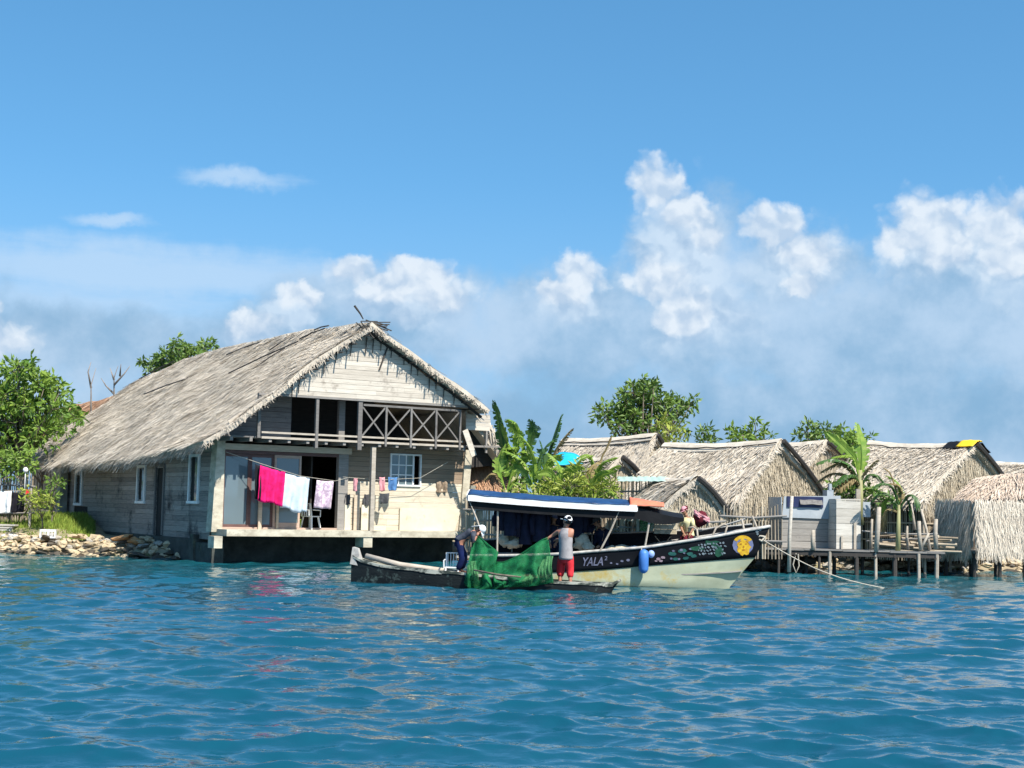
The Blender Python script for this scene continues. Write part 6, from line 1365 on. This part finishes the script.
# ------------------------------------------------------------------ the dugout canoe
cl, cr = atZ(352, 583), atZ(617, 593.5)
CF = Fr(cl, math.degrees(math.atan2(cr.y-cl.y, cr.x-cl.x))); CF = Fr(CF.w((0, .35, 0)), math.degrees(CF.th)); CD = math.degrees(CF.th)
def canoe():
    t = empty('dugout_canoe', CF, 'long low dark dugout canoe with a pale raised stem, in front of the motor boat', 'canoe')
    gp = [351.5, 362, 380, 400, 430, 460, 500, 540, 575, 598, 612, 620.5]; gy = [555, 560.5, 565, 567.5, 570, 572.5, 577, 580.5, 582.5, 583.5, 583, 579.5]
    hb = [.05, .14, .23, .29, .34, .36, .37, .36, .32, .22, .12, .03]; n = len(gp)
    G = [CF.v(x, y, -h) for x, y, h in zip(gp, gy, hb)]
    def at(u, arr):
        f = u*(n-1); i = min(int(f), n-2); f -= i; return lerp(arr[i], arr[i+1], f)
    gx = [g.x for g in G]; gzv = [g.z for g in G]
    keel = [-.3, -.32, -.33, -.33, -.33, -.33, -.33, -.33, -.32, -.28, -.12, .05]
    kx = [x for x in gx]; kx[-1] -= .22; kx[-2] -= .1
    def sec(u, k, inset=0):
        """k 0 at the near gunwale, .5 keel, 1 far gunwale"""
        x, z, b, ke = at(u, gx), at(u, gzv), at(u, hb)-inset, at(u, keel); a = math.pi*k; c = math.cos(a); s = math.sin(a)**.7
        return Vector((lerp(x, at(u, kx), s), -max(.004, b)*(abs(c)**.6)*(1 if c > 0 else -1), lerp(z, ke+inset*2.2, s)))
    mb = MB(); mb.grid(lambda a, b: sec(a, b), 60, 14); mb.build('hull', M['canoe'], t, True)
    mb = MB(); mb.grid(lambda a, b: sec(a, 1-b, .035), 60, 12); mb.build('inside', M['canoe'], t, True)
    mb = MB()
    for s in (0, 1):
        for i in range(60):
            a, b = i/60, (i+1)/60; p, q = sec(a, s), sec(b, s); yi = .05*(1 if s == 0 else -1); h = .05+.09*max(0, noise.noise(Vector((i*.16, s*5, 2))))
            dz = lambda u: .012*noise.noise(Vector((u*40, s, 0)))
            mb.hexa([p+Vector((0, -yi*.3, -h)), q+Vector((0, -yi*.3, -h)), q+Vector((0, yi, -h)), p+Vector((0, yi, -h)), p+Vector((0, -yi*.3, .012+dz(a))), q+Vector((0, -yi*.3, .012+dz(b))), q+Vector((0, yi, .012+dz(b))), p+Vector((0, yi, .012+dz(a)))])
    mb.build('rim', M['canoe_worn'], t)
    mb = MB(); p = G[0]; z0 = CF.v(352, 564, 0).z; z1 = CF.v(356, 547, 0).z
    mb.hexa([(p.x-.02, -.09, z0), (p.x+.30, -.11, z0-.04), (p.x+.30, .11, z0-.04), (p.x-.02, .09, z0), (p.x+.03, -.07, z1), (p.x+.17, -.05, z1-.03), (p.x+.17, .05, z1-.03), (p.x+.03, .07, z1)]); mb.build('stem_head', M['gunwale'], t)
    mb = MB()
    for px in (430, 520, 575): x = CF.v(px, 578, 0).x; u = min(range(61), key=lambda i: abs(at(i/60, gx)-x))/60; b = at(u, hb)-.03; z = at(u, gzv)-.07; mb.box(x-.09, x+.09, -b, b, z-.03, z)
    mb.build('thwart', M['wood_grey'], t)
    mb = MB(); a, b = gx[1], gx[-2]; mb.box(lerp(a, b, .06), lerp(a, b, .9), -.2, .2, -.14, -.10); mb.build('floor', M['wood_dark'], t)
    return t
canoe()
mb = MB(); a, b, c = CF.v(366, 556, .0), CF.v(400, 565, .0), CF.v(458, 572.5, .05); mb.tube([a, b, c], [.07, .075, .06], 8); single('long_pole', mb, M['wood_pole'], CF, 'thick pale pole lying along the left half of the canoe', 'pole', None, True)
mb = MB(); a, c = CF.v(392, 567, -.2), CF.v(452, 572.5, -.2); mb.beam(a, c, .16, .03, (0, 0, 1)); single('plank', mb, M['wood_tan'], CF, 'narrow pale plank lying beside the pole in the canoe', 'plank')
p = CF.v(452, 571, .05); ch = mk_chair(CF.w((p.x, .08, .10)), CD+15, 'white plastic chair standing in the canoe behind the bending man', s=.82)

# ------------------------------------------------------------------ people
def skinned(pts, edges, root, sub=1):
    names = list(pts); me = bpy.data.meshes.new('tmp'); me.from_pydata([tuple(pts[k][0]) for k in names], [(names.index(a), names.index(b)) for a, b in edges], [])
    o = bpy.data.objects.new('tmp', me); col.objects.link(o); md = o.modifiers.new('s', 'SKIN'); md.use_smooth_shade = True
    for i, k in enumerate(names):
        r = pts[k][1]; sv = me.skin_vertices[0].data[i]; sv.radius = (r, r) if not hasattr(r, '__len__') else r; sv.use_root = (k == root)
    ss = o.modifiers.new('b', 'SUBSURF'); ss.levels = sub; ss.render_levels = sub
    bpy.context.view_layer.update(); ev = o.evaluated_get(bpy.context.evaluated_depsgraph_get())
    m2 = bpy.data.meshes.new_from_object(ev); vs = [v.co.copy() for v in m2.vertices]; fs = [tuple(p.vertices) for p in m2.polygons]
    bpy.data.objects.remove(o); bpy.data.meshes.remove(me); bpy.data.meshes.remove(m2); return vs, fs
def person(origin, J, face, label, skin='skin', top=None, sleeve=.45, bottom=None, leg=.8, hat=None, hair=True, baggy=1.25, sc=1.0):
    """J: joints in world space; face: where the face looks"""
    f = Fr(origin, 0); j = {k: f.loc(p) for k, p in J.items()}; t = empty('person', f, label, 'person')
    R_ = dict(pelvis=.125, waist=.115, chest=.135, neck=.055, shL=.062, shR=.062, elL=.042, elR=.042, wrL=.03, wrR=.03, hipL=.088, hipR=.088, knL=.062, knR=.062, anL=.042, anR=.042, toL=.038, toR=.038)
    j['waist'] = j['pelvis'].lerp(j['chest'], .48)
    fd = Vector(face).normalized()
    for s in 'LR': j['to'+s] = j['an'+s] + Vector((fd.x, fd.y, 0)).normalized()*.17*sc + Vector((0, 0, -.035))
    E = [('pelvis', 'waist'), ('waist', 'chest'), ('chest', 'neck')] + [e for s in 'LR' for e in (('chest', 'sh'+s), ('sh'+s, 'el'+s), ('el'+s, 'wr'+s), ('pelvis', 'hip'+s), ('hip'+s, 'kn'+s), ('kn'+s, 'an'+s), ('an'+s, 'to'+s))]
    vs, fs = skinned({k: (j[k], R_[k]*sc) for k in R_}, E, 'pelvis'); mb = MB(); mb.add(vs, fs, .5)
    # head with nose and ears, neck running into it
    up = (j['head']-j['neck']).normalized(); fd = (fd-up*fd.dot(up)).normalized(); sd = fd.cross(up).normalized(); h = j['head']
    def hp(a, b, c): return h + fd*a*sc + sd*b*sc + up*c*sc
    vv = []; ff = []; nu, nv = 14, 10
    for q in range(nv+1):
        th = math.pi*q/nv
        for i in range(nu):
            ph = 2*math.pi*i/nu; x, y, z = math.sin(th)*math.cos(ph), math.sin(th)*math.sin(ph), math.cos(th); w = 1-.22*max(0, -z)**1.5
            vv.append(hp(.098*x*w + (.012 if z < -.3 and x > 0 else 0), .076*y*w, .118*z))
    for q in range(nv):
        for i in range(nu): i2 = (i+1) % nu; ff.append((q*nu+i, (q+1)*nu+i, (q+1)*nu+i2, q*nu+i2))
    mb.add(vv, ff, .5); mb.tube([hp(-.01, 0, -.06), j['neck']], [.052*sc, .058*sc], 8, .5)
    mb.tube([hp(.095, 0, .025), hp(.122, 0, -.012), hp(.095, 0, -.022)], [.010*sc, .017*sc, .010*sc], 6, .5)
    for s in (-1, 1): mb.ball(hp(-.005, s*.078, 0), .022*sc, .012*sc, .03*sc, 8, 6, r=.5)
    mb.tube([hp(.088, -.022, -.052), hp(.095, 0, -.052), hp(.088, .022, -.052)], .007*sc, 5, .5)
    # hands: palm, four fingers of different lengths, thumb at the side
    for s in 'LR':
        d = (j['wr'+s]-j['el'+s]).normalized(); a, b = orth(d); w = j['wr'+s]; sg = 1 if s == 'L' else -1
        mb.tube([w-d*.02, w+d*.03*sc, w+d*.085*sc], [.028*sc, .036*sc, .032*sc], 8, .5)
        for i in range(4):
            o = a*(i-1.5)*.019*sc; l = (.062, .072, .068, .052)[i]*sc; p = w+d*.08*sc+o; q = p+d*l*.55+b*.012; mb.tube([p, q, q+d*l*.3+b*.03*sc], [.0095*sc, .009*sc, .007*sc], 5, .5)
        p = w+d*.03*sc+a*.034*sc*sg; mb.tube([p, p+a*.025*sc*sg+d*.03*sc, p+a*.02*sc*sg+d*.06*sc+b*.015], [.012*sc, .011*sc, .008*sc], 5, .5)
    mb.build('body', M[skin], t, True)
    em = MB()
    for s in (-1, 1): em.ball(hp(.088, s*.032, .015), .010*sc, .014*sc, .008*sc, 8, 6)
    em.build('eyes', M['eye'], t, True)
    if hair:
        mb = MB(); vv = []; ff = []
        for q in range(7):
            th = math.pi*.62*q/6
            for i in range(14):
                ph = 2*math.pi*i/14; x, y, z = math.sin(th)*math.cos(ph), math.sin(th)*math.sin(ph), math.cos(th); k = 1.07 if not (x > .45 and z < .35) else .9
                vv.append(hp(.098*x*k, .076*y*k*1.02, .118*z*1.05))
        for q in range(6):
            for i in range(14): i2 = (i+1) % 14; ff.append((q*14+i, (q+1)*14+i, (q+1)*14+i2, q*14+i2))
        mb.add(vv, ff); mb.build('hair', M['hair'], t, True)
    if hat:
        m, brim, neckflap = hat; mb = MB(); vv = []; ff = []
        for q in range(6):
            th = math.pi*.5*q/5
            for i in range(16):
                ph = 2*math.pi*i/16; vv.append(hp(.115*math.sin(th)*math.cos(ph), .095*math.sin(th)*math.sin(ph), .02+.125*math.cos(th)))
        for q in range(5):
            for i in range(16): i2 = (i+1) % 16; ff.append((q*16+i, (q+1)*16+i, (q+1)*16+i2, q*16+i2))
        mb.add(vv, ff)
        mb.hexa([hp(.08, -.075, .012), hp(.19, -.05, -.005), hp(.19, .05, -.005), hp(.08, .075, .012), hp(.08, -.075, .03), hp(.19, -.05, .008), hp(.19, .05, .008), hp(.08, .075, .03)])
        c = mb.build('cap', M[m], t, True)
        if brim: mb = MB(); mb.tube([hp(.118*math.cos(a), .098*math.sin(a), .045+.015*math.sin(3*a)) for a in [2*math.pi*i/16 for i in range(17)]], .017*sc, 6); mb.ball(hp(-.06, -.05, .10), .05*sc, .03*sc, .04*sc, 8, 6); mb.build('dark_band', M[brim], c, True)
        if neckflap:
            mb = MB(); mb.sheet(lambda a, b: hp(-.10-.05*b+.03*math.cos((a-.5)*3), (a-.5)*.19, .04-.24*b), 8, 6, .012, (fd.x, fd.y, fd.z)); mb.build('neck_flap', M[neckflap], c, True)
    def loft(mb, secs, n=16):
        vs = []; fs = []
        for c, w, d, sd_, fd_ in secs:
            for i in range(n):
                an = 2*math.pi*i/n; vs.append(c + sd_*(math.cos(an)*w*sc) + fd_*(math.sin(an)*d*sc) + Vector((0, 0, 1))*.006*noise.noise(Vector((an*2, c.z*6, w*9))))
        for k in range(len(secs)-1):
            for i in range(n): i2 = (i+1) % n; fs.append((k*n+i, k*n+i2, (k+1)*n+i2, (k+1)*n+i))
        fs.append(tuple(range(n))[::-1]); fs.append(tuple((len(secs)-1)*n+i for i in range(n))); mb.add(vs, fs, .5)
    shd = (j['shR']-j['shL']).normalized(); hpd = (j['hipR']-j['hipL']).normalized(); spn = (j['chest']-j['pelvis']).normalized()
    fwd = spn.cross(shd).normalized(); shm = (j['shL']+j['shR'])/2
    hm = j['hipL'].lerp(j['hipR'], .5); up2 = (j['pelvis']-hm).normalized(); fw2 = (spn*.5+up2*.5).normalized().cross(hpd).normalized()
    if top:
        k = 1 if sleeve > .01 else .84
        lo = j['pelvis'].lerp(j['waist'], -.18); mb = MB()
        loft(mb, [(lo, .184, .142, hpd, fw2), (j['pelvis'], .180, .138, hpd, fw2), (j['waist'], .158, .115, shd, fwd), (j['waist'].lerp(j['chest'], .6), .172, .125, shd, fwd), (j['chest'], .180*k, .128, shd, fwd), (j['chest'].lerp(shm, .6), .178*k, .115, shd, fwd), (shm+spn*.035, .15*k, .085, shd, fwd), (shm.lerp(j['neck'], .55)+spn*.02, .075, .065, shd, fwd)])
        for s in 'LR':
            if sleeve > .01:
                q = [j['chest'].lerp(j['sh'+s], .7), j['sh'+s], j['sh'+s].lerp(j['el'+s], min(1, sleeve*2))]; rr = [.075*sc, .07*sc, .06*sc]
                if sleeve > .5: q.append(j['el'+s].lerp(j['wr'+s], (sleeve-.5)*2)); rr.append(.046*sc)
                mb.tube(q, rr, 10, .5)
        mb.build('shirt', M[top], t, True)
    if bottom:
        P = {'waist': (j['pelvis'].lerp(j['waist'], .35), .135*sc), 'pelvis': (j['pelvis'], .142*sc)}; e = [('waist', 'pelvis')]
        for s in 'LR':
            P['hip'+s] = (j['hip'+s], .098*sc*baggy**.5); P['kn'+s] = (j['kn'+s], .078*sc*baggy); P['an'+s] = (j['kn'+s].lerp(j['an'+s], leg), .068*sc*baggy); e += [('pelvis', 'hip'+s), ('hip'+s, 'kn'+s), ('kn'+s, 'an'+s)]
        v2, f2 = skinned(P, e, 'pelvis'); mb = MB(); mb.add(v2, f2, .5)
        loft(mb, [(j['pelvis'].lerp(j['hipL'].lerp(j['hipR'], .5), 1.6), .15, .12, hpd, up2.cross(hpd)), (hm, .175, .132, hpd, up2.cross(hpd)), (j['pelvis'], .172, .130, hpd, fw2), (j['pelvis'].lerp(j['waist'], .45), .160, .118, hpd, fw2)])
        mb.ball(j['pelvis'], .14*sc, .125*sc, .14*sc, 12, 8, r=.5)
        mb.build('trousers' if leg > .7 else 'shorts', M[bottom], t, True)
    return t
cw = lambda px, py, y: CF.w(CF.v(px, py, y)); bw = lambda px, py, y: BF.w(BF.v(px, py, y))
person(cw(565, 584, 0), dict(head=cw(567.5, 521.5, 0), neck=cw(565.5, 527.5, .0), chest=cw(565.5, 534, .0), pelvis=cw(566, 557, -.02), shL=cw(559.5, 530.5, .06), shR=cw(572.5, 531, -.02), elL=cw(552.5, 535.5, .16), wrL=cw(547.5, 538.5, .12), elR=cw(570, 541, .25), wrR=cw(559, 540, .34),
    hipL=cw(561.5, 560, .04), hipR=cw(570, 560.5, -.04), knL=cw(560.5, 571, .08), knR=cw(570, 571.5, .02), anL=cw(560, 582, .02), anR=cw(570.5, 583.5, -.06)), (-.75, .65, -.25),
    'man in a pale grey vest and red shorts standing in the canoe, holding the net', top='tank_grey', sleeve=0, bottom='red_cloth', leg=.62, hat=('white_cloth', 'black_cloth', None), skin='skin_red', sc=1.06)
person(cw(462, 573, 0), dict(head=cw(481, 529.5, .02), neck=cw(477, 531, .04), chest=cw(472, 532, .05), pelvis=cw(460, 540, .1), shL=cw(474, 533.5, .22), shR=cw(473.5, 534, -.12), elL=cw(476, 542, .22), wrL=cw(480, 535, .14), elR=cw(473, 543, -.18), wrR=cw(477, 535.5, -.12),
    hipL=cw(459, 544, .2), hipR=cw(459.5, 544.5, 0), knL=cw(465, 557, .22), knR=cw(463, 558, -.02), anL=cw(461, 571, .2), anR=cw(457, 572, .0)), (.75, -.35, -.6),
    'man in a slate shirt bending over in the canoe, holding the left net end', top='shirt_slate', sleeve=.45, bottom='trouser_blue', leg=.9, hat=('white_cloth', None, 'white_cloth'), skin='skin_red', sc=.95)
person(bw(553, 553, .1), dict(head=bw(554, 518, .1), neck=bw(553.5, 524, .1), chest=bw(553, 529, .1), pelvis=bw(553, 547, .15), shL=bw(547, 527, .12), shR=bw(559, 527, .08), elL=bw(545, 536, 0), wrL=bw(549, 543, -.12), elR=bw(561, 536, 0), wrR=bw(556, 543, -.12),
    hipL=bw(550, 550, .15), hipR=bw(557, 550, .15), knL=bw(549, 553, -.15), knR=bw(558, 553, -.15), anL=bw(549, 568, -.15), anR=bw(558, 568, -.15)), (.3, -1, -.1),
    'person in navy clothes and violet cap behind the man in red shorts', top='navy', sleeve=.9, bottom='navy', leg=.9, hat=('em_purple', None, None), sc=.95)
person(bw(601, 560, .1), dict(head=bw(597, 522, .1), neck=bw(599.5, 527.5, .1), chest=bw(601.5, 532, .1), pelvis=bw(604, 549, .15), shL=bw(597, 531, .22), shR=bw(607, 531, -.04), elL=bw(596, 541, .2), wrL=bw(592, 547, .1), elR=bw(606, 541, -.15), wrR=bw(599, 546, -.18),
    hipL=bw(602, 551, .22), hipR=bw(605, 551, .06), knL=bw(593, 552, .2), knR=bw(595, 553, .0), anL=bw(594, 567, .2), anR=bw(596, 568, .0)), (-1, -.4, -.15),
    'person in navy jacket and peaked cap sitting right of the man in red shorts', top='navy', sleeve=.95, bottom='navy', leg=.9, hat=('grey_cloth', None, None), sc=1.05)
person(bw(687, 545, .3), dict(head=bw(684.5, 511, .3), neck=bw(686, 516.5, .3), chest=bw(687, 520, .3), pelvis=bw(689, 535, .35), shL=bw(682.5, 519.5, .36), shR=bw(692, 519.5, .24), elL=bw(681, 528, .3), wrL=bw(684, 534, .15), elR=bw(693.5, 528, .12), wrR=bw(690, 534, .05),
    hipL=bw(687, 537, .42), hipR=bw(691, 537, .28), knL=bw(682, 538, .2), knR=bw(685, 539, .05), anL=bw(683, 551, .2), anR=bw(686, 552, .05)), (-.6, -.8, -.1),
    'person in pale yellow shirt and rose headscarf sitting at the boat bow', top='yellow_cloth', sleeve=.4, bottom='maroon_cloth', leg=.9, hat=('rose_cloth', 'maroon_cloth', None), sc=.92)

# ------------------------------------------------------------------ the green net held between the two men
def net():
    f = CF; t = empty('fishing_net', Fr(f.w((f.v(510, 580, 0).x, 0, 0)), CD), 'green fishing net held up between the two men and trailing over the canoe', 'net')
    ox = f.v(510, 580, 0).x
    T = [(474.5, 533), (478, 536), (484, 541), (491, 547), (498, 552), (495, 562.5), (503, 562.5), (512, 559), (522, 553.5), (533, 546), (541, 540.5), (548, 537.5)]
    B = [(464, 583), (468, 588), (474, 591), (481, 591.5), (489, 591), (496, 589), (504, 587.5), (513, 587), (523, 587), (533, 586), (543, 584.5), (553, 582.5)]
    def cur(A, u):
        k = u*(len(A)-1); i = min(int(k), len(A)-2); k -= i; return lerp(A[i][0], A[i+1][0], k), lerp(A[i][1], A[i+1][1], k)
    def fn(a, b):
        x0, y0 = cur(T, a); x1, y1 = cur(B, a); bb = b
        x = lerp(x0, x1, bb) + 1.2*math.sin(bb*3.1)*math.sin(a*9); y = lerp(y0, y1, bb) + (2.5*math.sin(math.pi*bb) if .2 < a < .55 else 0)
        v = lerp(.05 - .18*math.sin(math.pi*a), -.46, min(1, bb*1.25)**.8) + (.035+.07*bb)*math.sin(a*34+2.2*bb+noise.noise(Vector((a*4, b*3, 1)))*3) + .06*noise.noise(Vector((a*9, b*3, 4)))
        p = f.v(x, y, v); p.x -= ox; return p
    mb = MB(); mb.sheet(fn, 90, 30, .008, (0, -1, .2)); mb.build('mesh', M['net'], t, True)
    for x0, x1, y0, y1, sd in ((537, 553, 556, 583, 3), (464, 477, 561, 586, 5), (519, 536, 573, 586, 8)):
        def g(a, b):
            p = f.v(lerp(x0+5*(1-b), x1, a)+1.5*math.sin(b*4+sd), lerp(y0+(4 if a < .4 else 0)*(1-a), y1, b), -.40-.12*math.sin(math.pi*b)+.035*math.sin(a*13+sd+2*b)*noise.noise(Vector((a*5, b*3, sd)))*2); p.x -= ox; return p
        mb = MB(); mb.sheet(g, 30, 14, .01, (0, -1, .2)); mb.build('bunched_fold', M['net_pale'], t, True)
    mb = MB(); q = [cur(T, i/40) for i in range(41)]; pts = [f.v(x, y, .05-.18*math.sin(math.pi*i/40)-.01)-Vector((ox, 0, 0)) for i, (x, y) in enumerate(q)]; mb.tube(pts, .018, 5); mb.build('head_rope', M['net'], t, True)
net()
mb = MB(); mb.tube([CF.v(474, 570, -.60), CF.v(497, 574.5, -.62), CF.v(521, 577, -.60)], [.022, .028, .02], 6); single('thin_pole', mb, M['bark'], CF, 'thin brown pole lying across the front of the green net', 'pole', None, True)
